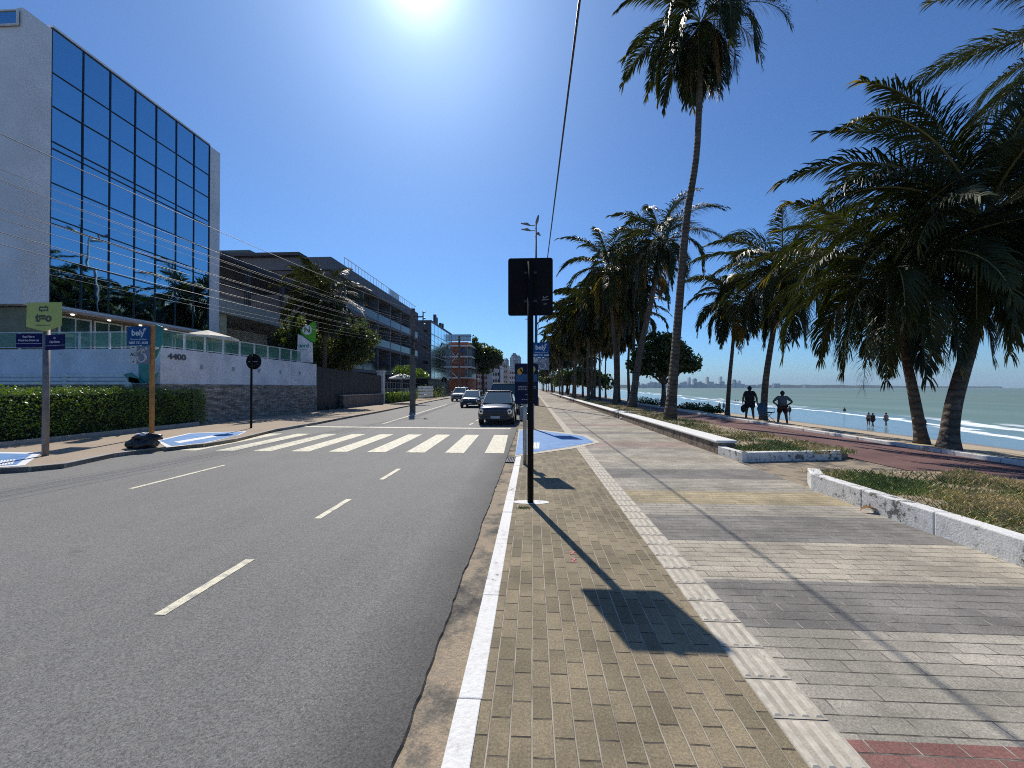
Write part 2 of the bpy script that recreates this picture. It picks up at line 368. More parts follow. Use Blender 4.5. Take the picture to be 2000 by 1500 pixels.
Mt['greymetal'] = mt('grey_painted_metal', (.22, .23, .24), .5, .2)
# ------------------------------------------------------------------ the setting: ground, road, promenade, beach, sea
def strip(name, mat, x0, x1, y0, y1, z, ny=1, label=None):
    mb = MB(); mb.face([(x0,y0,z),(x1,y0,z),(x1,y1,z),(x0,y1,z)]); return tag(mb.build(name, mat), kind='structure')
gmb = MB(); gmb.face([(-6000,-60,-.2),(8,-60,-.2),(8,3600,-.2),(-6000,3600,-.2)]); tag(gmb.build('ground', Mt['earth']), kind='structure')
# asphalt road with a ragged right edge
rb = MB(); ys = []; y = -6.0
while y < 60: ys.append(y); y += .05 if y < 12 else .5
ys += [80, 140, 300, 700, 1500]
edge = lambda y: -.63 + .018*noise.noise(Vector((0, y*1.3, 0))) + .012*noise.noise(Vector((3, y*6, 0))) + .010*noise.noise(Vector((7, y*22, 0)))
for a, b in zip(ys, ys[1:]):
    rb.face([(-10.2,a,-.1),(edge(a),a,-.1),(edge(b),b,-.1),(-10.2,b,-.1)]); rb.face([(edge(a),a,-.1),(edge(a)+.008,a,-.118),(edge(b)+.008,b,-.118),(edge(b),b,-.1)])
rb.face([(-60,-6,-.104),(-10.0,-6,-.104),(-10.0,1500,-.104),(-60,1500,-.104)])
tag(rb.build('road', Mt['asphalt']), kind='structure')
strip('gutter', Mt['gutter'], -.80, -.36, -6, 400, -.12)
kb = MB(); yy = -3.0; kr = random.Random(3)
while yy < 200:
    L = 1.0 if yy < 40 else 10
    j = kr.uniform(-.003, .003); kb.box(-.385+j, -.262+j, yy+.001, yy+L-.001, -.16, .004+kr.uniform(-.003, .003)); yy += L
tag(kb.build('kerb', Mt['kerbwhite'], bevel=.006), kind='structure')
strip('promenade', Mt['pav_tan'], -.262, 1.16, -4, 400, 0)
strip('promenade_paving', Mt['pav_band'], 1.42, 4.40, -4, 400, 0)
cs = MB(); cs.face([(4.40,-4,-.002),(7.3,-4,-.002),(7.3,400,-.002),(4.40,400,-.002)]); tag(cs.build('sandy_path', Mt['gutter']), kind='structure')
tb = MB(); tb.face([(1.16,-4,.001),(1.42,-4,.001),(1.42,400,.001),(1.16,400,.001)])
yy = 0.4
while yy < 24:
    tb.face([(1.162,yy,.004),(1.418,yy,.004),(1.418,yy+.252,.004),(1.162,yy+.252,.004)])
    for k in range(4):
        x = 1.192+k*.0655; w_ = .019; y0 = yy+.012; y1 = yy+.245
        n = len(tb.v); tb.v += [(x-w_,y0,.004),(x+w_,y0,.004),(x+w_,y1,.004),(x-w_,y1,.004),(x-w_*.55,y0+.008,.009),(x+w_*.55,y0+.008,.009),(x+w_*.55,y1-.008,.009),(x-w_*.55,y1-.008,.009)]
        for q in ((4,5,6,7),(0,1,5,4),(1,2,6,5),(2,3,7,6),(3,0,4,7)): tb.f.append(tuple(n+i for i in q)); tb.m.append(1)
    yy += .26
tag(tb.build('tactile_path', [Mt['tactile'], Mt['tactile_bar']]), kind='structure')
# road markings (paint sheets 4 mm over the asphalt)
pm = MB(); z = -.096
def mark(x0, x1, y0, y1, sk=0): pm.face([(x0,y0,z),(x1,y0,z),(x1+sk,y1,z),(x0+sk,y1,z)])
for y0, y1 in ((.2, 1.15), (2.78, 3.72), (4.92, 5.8), (7.06, 8.02)): mark(-2.83, -2.74, y0, y1)
for y0, y1 in ((6.2, 8.2), (2.2, 4.2), (18.5, 20.5), (22.5, 24.5), (26.5, 28.5), (30.5, 32.5), (34.5, 36.5), (38.5, 42), (44, 50)): mark(-6.78, -6.69, y0, y1) if y0 < 10 else None
for i in range(9): x = -1.24 - i*1.04; mark(x, x+.5, 10.05, 13.9, -.13)
pm.face([(-10.3,16.3,z),(-.9,15.9,z),(-.9,16.25,z),(-10.3,16.65,z)])
a = G(745, 828, -.1); b = G(872, 790, -.1); pm.face([(a.x,a.y,z),(a.x+.12,a.y,z),(b.x+.12,b.y,z),(b.x,b.y,z)])
for y0 in (17.6, 19.8, 22, 24.2): mark(-2.9, -2.8, y0, y0+1)
tag(pm.build('road_marking', Mt['line']), kind='structure')
# left sidewalk with its uneven kerb line
kp = [G(px, py, -.1) for px, py in ((-330, 985), (0, 924), (60, 921), (130, 914), (225, 893), (320, 880), (400, 873.5), (462, 863), (540, 843), (617, 829.5), (680, 817), (740, 806), (803, 793), (850, 783), (884, 777))]
kp = [(p.x, p.y) for p in kp]; kp += [(-10.9, 120), (-11, 400)]
sb = MB(); sb.prism(kp + [(-40, 400), (-40, kp[0][1])], -.19, -.002); tag(sb.build('sidewalk', Mt['side_left']), kind='structure')
kl = MB()
for (x0, y0), (x1, y1) in zip(kp, kp[1:]):
    v = Vector((x1-x0, y1-y0, 0)); n = max(1, int(v.length/1.0)); nn = Vector((v.y, -v.x, 0)).normalized()
    for i in range(n):
        s0 = Vector((x0, y0, -.16)) + v*(i/n); kl.para(s0 + v*(.006/v.length), v*(1/n) - v*(.012/v.length), -nn*.13, (0,0,.165+kr.uniform(-.006,.006)))
tag(kl.build('kerb_stones', Mt['concrete'], bevel=.015), kind='structure')
# dropped kerb ramps painted blue
def poly(name, pts, z, mat, kind='structure'):
    mb = MB(); q = [(p.x, p.y, z) for p in pts]
    a = sum(q[i][0]*q[(i+1) % len(q)][1]-q[(i+1) % len(q)][0]*q[i][1] for i in range(len(q)))
    mb.face(q if a > 0 else q[::-1]); return tag(mb.build(name, mat), kind=kind)
poly('ramp_border', [G(*p) for p in ((1013,839),(1050,839),(1146,850),(1172,864.5),(1116,877),(1006,892))], .008, Mt['tactile_bar'])
poly('kerb_ramp', [G(*p) for p in ((1015,841),(1050,841),(1138,852),(1160,864),(1100,875),(1007,889))], .012, Mt['blue'])
tp = MB()
for i in range(5):
    a = G(1040+i*3, 876, .016); b = G(1041+i*3, 864, .016); tp.face([(a.x-.02,a.y,.016),(a.x+.012,a.y,.016),(b.x+.012,b.y,.016),(b.x-.02,b.y,.016)])
tag(tp.build('ramp_marking', Mt['white']), kind='structure')
poly('ramp_border', [G(*p) for p in ((306,860),(372,846),(482,842.5),(468,850),(400,866),(326,874))], .006, Mt['white'])
poly('kerb_ramp', [G(*p) for p in ((313,861),(374,847),(478,843.5),(462,851),(398,865),(336,871))], .010, Mt['blue'])
poly('ramp_marking', [G(*p) for p in ((340,863.5),(414,851.5),(426,853),(352,866))], .014, Mt['white'])
poly('ramp_border', [G(*p) for p in ((-60,882),(84,884),(50,909),(-60,917))], .006, Mt['white'])
poly('kerb_ramp', [G(*p) for p in ((-60,885),(64,887),(34,908),(-60,914))], .010, Mt['blue'])
rm = MB()
for i in range(6):
    a = G(-8+i*6, 910-i*.9, .014); b = G(-2+i*6, 899-i*.5, .014); rm.face([(a.x,a.y,.014),(a.x+.05,a.y,.014),(b.x+.05,b.y,.014),(b.x,b.y,.014)])
tag(rm.build('ramp_marking', Mt['white']), kind='structure')
# whitewashed patch round the sign pole, and two pink survey marks on the pavers
c0 = G(1036, 981); pr = random.Random(5)
poly('paint_patch', [Vector((c0.x + (.24+.03*pr.random())*math.cos(a)+.0, c0.y+.085*(1+.25*pr.random())*math.sin(a)+.02, 0)) for a in [i*math.pi/10 for i in range(20)]], .004, Mt['kerbwhite'])
pk = MB(); mp = mt('pink_chalk', (.62, .25, .22), .9, var=.3, sc=60)
for cx, cy in ((1118,1079),(1120,1093)):
    c = G(cx, cy)
    for dx, dy, L, an in ((0,.03,.06,0),(0,0,.07,.9),(0,-.03,.06,0)): 
        u = Vector((math.cos(an), math.sin(an), 0))*L/2; n = Vector((-u.y, u.x, 0)).normalized()*.006; q = Vector((c.x+dx, c.y+dy, .004)); pk.face([q-u-n, q+u-n, q+u+n, q-u+n])
tag(pk.build('chalk_mark', mp), kind='structure')
# planting beds
nb = [(4.52, -3), (7.2, -3), (7.2, 6.9), (5.4, 6.95), (4.52, 6.6)]
tag(MB().prism(nb, -.05, .19).build('verge', Mt['soil']), kind='structure')
fbp = [(4.5, 8.7), (6.8, 9.1), (7.2, 9.3), (7.2, 120), (4.7, 120), (4.7, 9)]
tag(MB().prism(fbp, -.05, .15).build('verge', Mt['soil']), kind='structure')
# cycle path, its outer kerb and a thin black strip along it, beach, sea
strip('cycle_path', Mt['cycle'], 7.2, 9.9, -4, 400, .01)
strip('cycle_path_line', Mt['black'], 9.16, 9.2, -4, 400, .015)
ck = MB(); yy = -2; 
while yy < 200:
    L = 1.2 if yy < 60 else 20; ck.box(9.9, 10.06, yy+.01, yy+L-.01, -.1, .10+kr.uniform(-.012, .012)); yy += L
Mt['sandkerb'] = whitepaint('weathered_kerb', .84, (.30, .22, .17), 5)
tag(ck.build('cycle_kerb', Mt['sandkerb'], bevel=.02), kind='structure')
bm = MB(); prof = [(10.04, .04), (10.8, .03), (11.6, -.05), (12.6, -.22), (15, -.55), (20, -1.2), (28, -2.2), (36, -3.1), (44, -3.6), (60, -5)]
def sandz(x):
    for (a, za), (b, zb) in zip(prof, prof[1:]):
        if a <= x <= b: return za+(zb-za)*(x-a)/(b-a)
    return 0
bys = [-60, -20] + [i*1.0 for i in range(-5, 60)] + [60+i*6 for i in range(20)] + [200, 300, 500, 900, 3600]
xs = [10.04, 10.4, 10.8, 11.2, 11.6, 12.1, 12.6, 13.5, 15, 17, 20, 24, 28, 32, 36, 44, 60]
grid = [[(x, y, sandz(x)+(.10*noise.noise(Vector((x*.7, y*.5, 0)))+.05*noise.noise(Vector((x*2, y*1.7, 3))))*(0 if x < 10.3 else 1)*(.25 if x > 30 else 1)) for x in xs] for y in bys]
for j in range(len(bys)-1):
    for i in range(len(xs)-1): bm.face([grid[j][i], grid[j][i+1], grid[j+1][i+1], grid[j+1][i]])
tag(bm.build('beach', Mt['sand'], smooth=True), kind='structure')
sm = MB(); sm.face([(30,-400,-3.2),(9000,-400,-3.2),(9000,9500,-3.2),(30,9500,-3.2)]); tag(sm.build('sea', Mt['sea']), kind='structure')

# retaining kerb and bench walls of the beds (things)
def wallpiece(name, pts, wdt, h, mat, label, bev=.03, cat='kerb wall'):
    o = MB(); a = Vector(pts[0]); 
    for p, q in zip(pts, pts[1:]):
        p = Vector((*p, 0)); q = Vector((*q, 0)); v = q-p; n = Vector((v.y, -v.x, 0)).normalized(); k = max(1, int(v.length/.9))
        for i in range(k): o.para(p+v*(i/k)+v.normalized()*.001+Vector((0,0,-.05)), v/k-v.normalized()*.002, n*wdt, (0,0,h+.05))
    return tag(o.build(name, mat, origin=(pts[0][0], pts[0][1], 0), bevel=bev*.5), label, cat)
wallpiece('low_wall', [(4.36, -3), (4.36, 6.35), (4.62, 6.82)], .17, .25, Mt['wallwhite'], 'low peeling whitewashed wall edging the nearest grass bed at right')
wallpiece('low_wall', [(4.42, 9.55), (4.5, 8.62), (6.85, 9.02)], -.16, .2, Mt['wallwhite'], 'low white kerb wall round the corner of the middle grass bed', .02)
def bench(y0, y1, label):
    t = thing('bench_wall', (4.42, y0, 0), label, 'bench wall', 'bench walls along the promenade')
    b = MB(); n = max(1, int((y1-y0)/3))
    for i in range(n): b.box(4.44, 4.86, y0+(y1-y0)*i/n+.004, y0+(y1-y0)*(i+1)/n-.004, -.05, .262)
    b.build('wall_side', Mt['stained'], t, bevel=.02)
    b = MB()
    for i in range(n): b.box(4.40, 4.90, y0+(y1-y0)*i/n+.004, y0+(y1-y0)*(i+1)/n-.004, .264, .335)
    b.build('wall_top', Mt['slabtop'], t, bevel=.025)
bench(9.58, 20.2, 'long low bench wall with white top and stained side beside the middle grass bed')
bench(20.5, 95, 'farthest low bench wall running under the distant palms')

# grass: many small blades (one mass)
def bladed(name, n, region, zf, h0, h1, w0, seed):
    r = random.Random(seed); mb = MB()
    for _ in range(n):
        x, y = region(r)
        if x is None: continue
        if noise.noise(Vector((x*1.1, y*1.1, seed))) < -.12 and r.random() < .88: continue
        dry = noise.noise(Vector((x*.9, y*.7, 9.))) + r.uniform(-.35, .35) + .10 + (.25 if x > 6.2 else 0)
        m = 1 if dry > .22 else (2 if dry < -.25 else 0)
        h = r.uniform(h0, h1)*(1+.8*max(0, noise.noise(Vector((x*2.2, y*2.2, 4))))); an = r.uniform(0, math.pi); lx = r.uniform(-.6, .6)*h; ly = r.uniform(-.6, .6)*h
        dx = math.cos(an)*w0; dy = math.sin(an)*w0; z = zf
        mb.face([(x-dx,y-dy,z),(x+dx,y+dy,z),(x+lx+dx*.3,y+ly+dy*.3,z+h*.7),(x+lx*1.8,y+ly*1.8,z+h)], m)
    return mb
gm = [mt('grass_green', (.20, .25, .055), .6, var=.35, sc=2), mt('grass_dry', (.60, .48, .22), .7, var=.3, sc=2), mt('grass_deep', (.11, .17, .035), .6)]
b = bladed('grass', 36000, lambda r: (r.uniform(4.52, 7.18), r.uniform(1.8, 6.8)), .185, .03, .085, .006, 11); 
tag(b.build('grass', gm), 'patchy green and dry grass in the nearest raised bed', kind='stuff')
b = bladed('grass', 34000, lambda r: (r.uniform(4.7, 7.18), 8.9+(r.random()**1.6)*50), .145, .04, .11, .010, 12); 
tag(b.build('grass', gm), 'grass strip between the bench wall and the red cycle path', kind='stuff')
wd = MB(); wr = random.Random(8); c = G(1022, 992)
for _ in range(90):
    x = c.x+wr.gauss(0, .045); y = c.y+wr.gauss(0, .02); a = wr.uniform(0, 6.3); h = wr.uniform(.01, .04)
    wd.face([(x-.004,y,.002),(x+.004,y,.002),(x+.02*math.cos(a),y+.02*math.sin(a),h)])
tag(wd.build('weed', gm[0], origin=(c.x, c.y, 0)), 'small weed tuft growing at the foot of the black sign pole', 'weed')

# ------------------------------------------------------------------ buildings
def glassmat(name, col, rough=.03, metal=1.0, tw=.0):
    d = Nd(name); d.set(rough, metal, .5); d.base(col)
    if tw: d.bump(d.noise(.55, 2), tw, .05)
    return d.m
Mt['blueglass'] = glassmat('blue_mirror_glass', (.30, .53, .67), .02, 1.0, .16)
Mt['greenglass'] = glassmat('green_tinted_glass', (.10, .20, .17), .05, .6)
Mt['darkglass'] = glassmat('dark_window_glass', (.03, .035, .04), .06, .3)
Mt['render_wall'] = mt('white_render', (.74, .73, .75), .85, var=.10, sc=.8, bump=.25, bsc=60)
Mt['garden_wall'] = mt('painted_garden_wall', (.72, .73, .78), .85, var=.16, sc=1.1, bump=.25, dirt=((.38, .37, .38), 2.5, .62))
Mt['mullion'] = mt('dark_mullion', (.02, .03, .04), .4)
Mt['whiteframe'] = mt('white_frame', (.70, .71, .70), .5)
def stone():
    d = Nd('stacked_stone_cladding'); d.set(.9, 0, .3); x, y, z = d.sep()
    br = d.n('TexBrick'); d.l(d.comb(d.math('ADD', x, y), z), br.inputs['Vector']); br.inputs['Scale'].default_value = 1
    br.inputs['Brick Width'].default_value = .34; br.inputs['Row Height'].default_value = .055; br.inputs['Mortar Size'].default_value = .006
    br.inputs['Color1'].default_value = (.24, .20, .17, 1); br.inputs['Color2'].default_value = (.56, .49, .42, 1); br.inputs['Mortar'].default_value = (.06, .05, .05, 1)
    c = d.mix(1., br.outputs['Color'], d.ramp(d.noise(3, 6, None, .7), [(.3, .6), (.7, 1.3)]), 'MULTIPLY'); d.base(c)
    d.bump(d.math('SUBTRACT', d.math('MULTIPLY', d.noise(9, 4), .6), br.outputs['Fac']), .9, .03); return d.m
Mt['stone'] = stone()

def window(parent, o, u, n, wd, h, frame, glass, bars=1, ft=.06, name='window', inset=.02):
    o = Vector(o); u = Vector(u); n = Vector(n); Z = Vector((0, 0, 1)); b = MB()
    b.para(o, u*ft, n*.05, Z*h); b.para(o+u*(wd-ft), u*ft, n*.05, Z*h)
    b.para(o+u*ft, u*(wd-2*ft), n*.05, Z*ft); b.para(o+u*ft+Z*(h-ft), u*(wd-2*ft), n*.05, Z*ft)
    for k in range(bars):
        b.para(o+u*(wd*(k+1)/(bars+1)-ft*.3)+Z*ft, u*ft*.6, n*.045, Z*(h-2*ft))
    f = b.build(name, frame, parent)
    g = MB().para(o+u*ft+Z*ft+n*.003, u*(wd-2*ft), n*.015, Z*(h-2*ft)); pane = g.build('pane', glass, parent)
    off = pane.location.copy(); pane.parent = f
    return f

# --- the mirror-glass office block
BX = -20.7; K1 = 1.15
def k1(z): return CAMZ+(z-CAMZ)*K1
t = thing('office_building', (BX-6, 18, 0), 'white office block clad in blue mirror glass at the left edge of the street', 'building')
wb = MB(); y0, y1, ga, gb = YX(36, BX), YX(427, BX), YX(95, BX), YX(407, BX)
wb.box(-34, BX-.25, y0, y1, k1(4.55), k1(15.0)); wb.box(BX-.25, BX, y0, ga, k1(4.55), k1(15.05)); wb.box(BX-.25, BX, gb, y1, k1(4.15), k1(15.12))
wb.box(BX-.25, BX+.02, ga, gb, k1(15.14), k1(15.22)); wb.box(BX-.25, BX-.01, ga, gb, k1(4.55), k1(4.72))
wb.build('wall', Mt['render_wall'], t)
rows = [k1(z) for z in (4.74, 6.5, 7.77, 7.98, 9.3, 10.6, 10.86, 12.19, 13.45, 15.12)]; cols = [YX(p, BX) for p in (95, 158, 211.5, 261, 302.5, 342, 377, 407)]
gr = random.Random(4)
for i in range(7):
    for j in range(9):
        a, b_, c_, d_ = cols[i]+.02, cols[i+1]-.02, rows[j]+.02, rows[j+1]-.02
        tx, tz = gr.uniform(-.005, .005), gr.uniform(-.005, .005)
        mb = MB(); q = [(BX+.01-tx, a, c_), (BX+.01+tx, b_, c_), (BX+.01+tx+tz, b_, d_), (BX+.01-tx+tz, a, d_)]
        mb.face([(BX-.04+(x-BX-.01), y, z_) for x, y, z_ in q]); mb.build('window_pane', Mt['blueglass'], t)
mb = MB()
for c_ in cols: mb.box(BX-.06, BX+.005, c_-.017, c_+.017, rows[0], rows[-1])
for r_ in rows: mb.box(BX-.06, BX+.003, cols[0], cols[-1], r_-.017, r_+.017)
mb.build('mullion_grid', Mt['mullion'], t)
MB().box(-30, BX-.30, y0+.4, y1-.3, 0, k1(4.5)).build('ground_floor', mt('olive_wall', (.23, .22, .15), .9), t)
cn = MB(); cn.box(BX-.9, BX+.5, ga, y1, k1(4.44), k1(4.54)); cn.build('canopy', mt('canopy_timber', (.42, .30, .22), .6), t)
for k in range(6):
    yy = ga+.5+k*1.4; window(t, (BX-.27, yy, 1.8), (0,1,0), (1,0,0), 1.3, 3.0, Mt['whiteframe'], Mt['greenglass'], 1, .07, 'ground_window')
em = bpy.data.materials.new('downlight'); NT(em).nodes['Principled BSDF'].inputs['Emission Color'].default_value = (1, .95, .85, 1); em.node_tree.nodes['Principled BSDF'].inputs['Emission Strength'].default_value = 3
for yy in (ga+.6, ga+2.1, ga+3.6, ga+5.0): MB().tube([(BX+.3, yy, k1(4.44)-.05), (BX+.3, yy, k1(4.44)-.005)], .06, 10).build('downlight', em, t)
pX0 = -19.05; window(t, (ux(-20, y0), y0-.05, uz(47, 10, y0)), (1,0,0), (0,-1,0), ux(32, y0)-ux(-20, y0), uz(16, 10, y0)-uz(47, 10, y0), Mt['whiteframe'], Mt['blueglass'], 0, .06, 'corner_window')

# --- garden wall of the office
WX = -14.75; wy0 = YX(313, WX); wy1 = YX(618, WX)
t = thing('garden_wall', (WX, wy0, 0), 'pale garden wall on a stacked stone base with the number 4400', 'wall')
b = MB(); b.box(WX-.25, WX, wy0, wy1, 1.75, 3.2); b.box(-34, WX-.25, wy0, wy0+.25, 1.75, 3.15); b.build('wall', Mt['garden_wall'], t)
b = MB(); b.box(WX-.25, WX+.03, wy0-.03, wy1, -.1, 1.745); b.box(-34, WX-.25, wy0-.03, wy0+.25, -.1, 1.745); b.build('stone_base', Mt['stone'], t)
lettering('4400', .33, (WX+.012, YX(345, WX), 2.86), t, mt('number_grey', (.10, .105, .12), .5), (R(90), 0, R(90)), .02, bold=.007, name='number', sx=1.25)
b = MB()
for px in (393, 455, 505, 547, 585): b.box(WX, WX+.05, YX(px, WX)-.05, YX(px, WX)+.05, 2.42, 2.6)
b.build('wall_light', mt('wall_light', (.35, .35, .36), .5), t)
# glass balustrade on it
t = thing('glass_railing', (WX-.15, wy0, 3.2), 'green glass railing with pale posts on top of the garden wall', 'railing')
b = MB(); posts = [wy0+.15+i*1.05 for i in range(10)]
for y in posts: b.box(WX-.17, WX-.11, y-.03, y+.03, 3.2, 3.92)
b.box(WX-.17, WX-.11, wy0, posts[-1]+.03, 3.925, 3.96); b.box(WX-.155, WX-.125, wy0, posts[-1], 3.26, 3.29)
for i in range(10): b.box(WX-1-i*1.3, WX-.95-i*1.3, wy0+.1, wy0+.15, 3.15, 3.82)
b.box(-28, WX-.2, wy0+.1, wy0+.15, 3.825, 3.86); b.box(-28, WX-.2, wy0+.11, wy0+.14, 3.22, 3.25)
b.build('rail', Mt['whiteframe'], t)
tg = bpy.data.materials.new('railing_glass'); n_ = NT(tg); bs = n_.nodes['Principled BSDF']; bs.inputs['Base Color'].default_value = (.12, .30, .23, 1); bs.inputs['Roughness'].default_value = .08; bs.inputs['Alpha'].default_value = .42
b = MB()
for p, q in zip(posts, posts[1:]): MB().box(WX-.145, WX-.137, p+.05, q-.05, 3.30, 3.90).build('glass_panel', tg, t)
for i in range(9): MB().box(WX-.97-(i+1)*1.3+.05, WX-1.03-i*1.3, wy0+.12, wy0+.128, 3.27, 3.81).build('glass_panel', tg, t)
# low white slat fence before the side wall
t = thing('slat_fence', (-20, wy0-.5, 1.5), 'low white slat fence above the clipped hedge', 'fence')
b = MB(); [b.box(-30, -15.4, wy0-.52, wy0-.48, z_, z_+.09) for z_ in (1.72, 1.87, 2.02)]; b.build('slat', Mt['whiteframe'], t)
for px in (14, 153, 272): MB().box(ux(px, wy0)-.09, ux(px, wy0)+.09, wy0-.475, wy0-.36, 1.55, 2.16).build('post', Mt['whiteframe'], t)
# hedge
def leafbox(mb, x0, x1, y0, y1, z0, z1, n, sz, r, m=0, jit=.08):
    for _ in range(n):
        f = r.random(); x = r.uniform(x0, x1); y = r.uniform(y0, y1); z = r.uniform(z0, z1)
        if f < .42: x = x1
        elif f < .52: y = y0
        elif f < .64: y = y1
        else: z = z1
        bx = .10*noise.noise(Vector((x*1.5, y*1.5, z*1.5)))
        p = Vector((x+r.gauss(0, jit)+bx, y+r.gauss(0, jit)+bx, z+r.gauss(0, jit)*.8+bx))
        leaf(mb, p, sz*r.uniform(.6, 1.3), r, m)
def leaf(mb, p, s, r, m=0, asp=.55):
    a = Vector((r.gauss(0,1), r.gauss(0,1), r.gauss(0,1))).normalized(); b = a.cross(Vector((r.gauss(0,1), r.gauss(0,1), r.gauss(0,1)))).normalized()*s*asp*.5; a = a*s*.5
    n = len(mb.v); mb.v += [tuple(p-a), tuple(p+b), tuple(p+a), tuple(p-b)]; mb.f.append((n, n+1, n+2, n+3)); mb.m.append(m)
def leafmat(name, col, col2=None, rough=.38, trans=.35, sc=1.2, spec=.5):
    d = Nd(name); d.set(rough, 0, spec)
    c = d.mix(d.ramp(d.noise(sc, 3), [(.3, 0.), (.7, 1.)]), tuple(x*.6 for x in col), col2 or tuple(x*1.35 for x in col)); d.base(c)
    tr = d.n('BsdfTranslucent'); tcn = d.mix(1., c, (3.0, 2.7, .8), 'MULTIPLY'); d.l(tcn, tr.inputs['Color'])
    ms = d.n('MixShader'); ms.inputs[0].default_value = trans; d.l(d.b.outputs[0], ms.inputs[1]); d.l(tr.outputs[0], ms.inputs[2]); d.l(ms.outputs[0], d.out.inputs['Surface']); return d.m
Mt['hedge'] = leafmat('hedge_leaf', (.085, .15, .02), trans=.2)
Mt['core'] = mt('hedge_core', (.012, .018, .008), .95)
hx1 = -14.35
hr = random.Random(21)
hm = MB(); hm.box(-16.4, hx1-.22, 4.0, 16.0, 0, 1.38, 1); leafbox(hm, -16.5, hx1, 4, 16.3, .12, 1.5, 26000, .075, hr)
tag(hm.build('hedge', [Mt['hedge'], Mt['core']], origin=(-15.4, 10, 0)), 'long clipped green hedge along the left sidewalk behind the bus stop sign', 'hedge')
tag(MB().box(hx1+.02, hx1+.16, 4, 15.9, -.05, .14).build('planter_kerb', Mt['concrete'], origin=(hx1, 10, 0), bevel=.01), 'pale kerb edging the foot of the clipped hedge', 'kerb')
# teal plank sculpture by the wall corner
t = thing('entrance_sculpture', (-14.6, wy0-.55, 1.4), 'teal plank sculpture with spiked foot at the wall corner', 'sculpture')
te = mt('teal_paint', (.015, .21, .20), .45, var=.3); ys_ = wy0-.6
MB().vprism([(ux(px), uz(py, px)) for px, py in ((289,640),(306,634),(317,638),(316,672),(304,700),(289,702))], ys_-.06, ys_+.02).build('upper_plank', te, t, bevel=.01)
MB().vprism([(ux(px), uz(py, px)) for px, py in ((270,698),(289,704),(300,712),(296,748),(272,748))], ys_-.02, ys_+.06).build('lower_plank', te, t, bevel=.01)
for pts in (((247,731),(262,728),(284,748),(262,749)), ((256,746),(258,736),(276,740),(282,750)), ((292,750),(300,740),(314,727),(308,742))):
    MB().vprism([(ux(px), uz(py, px)) for px, py in pts], ys_-.12, ys_-.07).build('spike', te, t)
t = thing('floodlight', (ux(311), ys_, uz(680,311)), 'small oval floodlight on the wall corner beside the teal sculpture', 'floodlight')
MB().ball((ux(311), ys_-.25, uz(681,311)), .2, .12, .07).build('lamp_body', Mt['whiteframe'], t, smooth=True)
MB().ball((ux(311), ys_-.34, uz(681,311)), .13, .06, .045).build('lens', Mt['darkmetal'], t, smooth=True)

# --- slanted totem sign with round emblem
ty = 25.9; t = thing('totem_sign', (-14.95, ty, 3.2), 'white slanted totem sign with green top and round N emblem', 'sign')
def tx_(px, y=ty): return ux(px, y)
def tz_(py, px, y=ty): return uz(py, px, y)
tw_ = mt('totem_white', (.84, .84, .84), .5); tgn = mt('totem_green', (.10, .42, .015), .45)
tp_ = [(583,653),(589,655),(608,669),(609,708),(581,708)]
MB().vprism([(tx_(a), tz_(b_, a)) for a, b_ in tp_], ty-.1, ty+.15).build('column', tw_, t)
MB().vprism([(tx_(a), tz_(b_, a)) for a, b_ in ((586,644),(600,636),(610,628),(615,630),(614,668),(609,667.5),(588,652))], ty+.0, ty+.12).build('green_cap', tgn, t)
cc = Vector((tx_(600), ty-.04, tz_(644.5, 600))); rr_ = 10.2*ty/FP*.95
MB().tube([cc, cc+Vector((0, .05, 0))], rr_, 28).build('emblem_disc', tw_, t)
lettering('N', rr_*1.75, (cc.x, cc.y-.012, cc.z), t, mt('emblem_green', (.05, .13, .02), .5), bold=.01)
lettering('nord', .37, (tx_(594.5), ty-.112, tz_(675.5, 595)), t, mt('logo_teal', (.01, .30, .24), .5), bold=.012)
b = MB(); b.box(tx_(586), tx_(601), ty-.112, ty-.101, tz_(684, 590), tz_(683, 590)); b.build('small_print', Mt['greymetal'], t)

# --- dark apartment block with balconies and its low carport wing
AX = -20.0; ay0, ay1 = 37.5, YX(815, AX)
def k2(z): return CAMZ+(z-CAMZ)*1.25
apw = mt('taupe_render', (.105, .096, .095), .85, var=.2, sc=.5, bump=.2); apd = mt('charcoal_render', (.045, .048, .06), .8, var=.2); aps = mt('slab_grey', (.115, .125, .15), .8); apl = mt('pale_taupe', (.19, .17, .155), .85, var=.15)
t = thing('apartment_block', (-22, 40, 0), 'dark four storey apartment block with roof railing behind the palm and bushy trees', 'building')
b = MB(); b.box(-44, AX-1.6, ay0, ay1, 0, k2(10.9)); b.box(AX-1.6, AX-.2, ay0, ay0+3.2, 0, k2(10.9)); b.build('wall', apw, t)
b = MB(); b.box(-44.2, AX+.12, ay0-.15, ay1+.1, k2(10.95), k2(11.95)); b.build('parapet', aps, t)
b = MB(); b.box(-44.2, ux(592, ay0), ay0-.8, ay1-8, k2(11.97), k2(12.2)); b.build('roof', mt('dark_roof', (.05, .05, .055), .7), t)
b = MB(); b.box(-36, ux(489, ay0), ay0-.2, ay0+3, k2(12.22), k2(12.6)); b.build('roof_terrace_glass', mt('dull_terrace_glass', (.09, .11, .10), .3), t)
b = MB()
for k in range(30): y = ay0+3+k*.85; b.box(AX-.1, AX-.06, y-.02, y+.02, k2(11.96), k2(11.96)+.95)
b.box(AX-.11, AX-.05, ay0+3, ay0+28.5, k2(11.96)+.95, k2(11.96)+1.0); b.build('roof_railing', Mt['whiteframe'], t)
b = MB(); b.box(AX-.05, AX-.02, ay0+16, ay0+20, k2(11.98), k2(11.98)+.9); b.build('terrace_screen', mt('pale_screen', (.5, .55, .6), .4), t)
fl = [.5, 3.7, 7.0, 10.2]
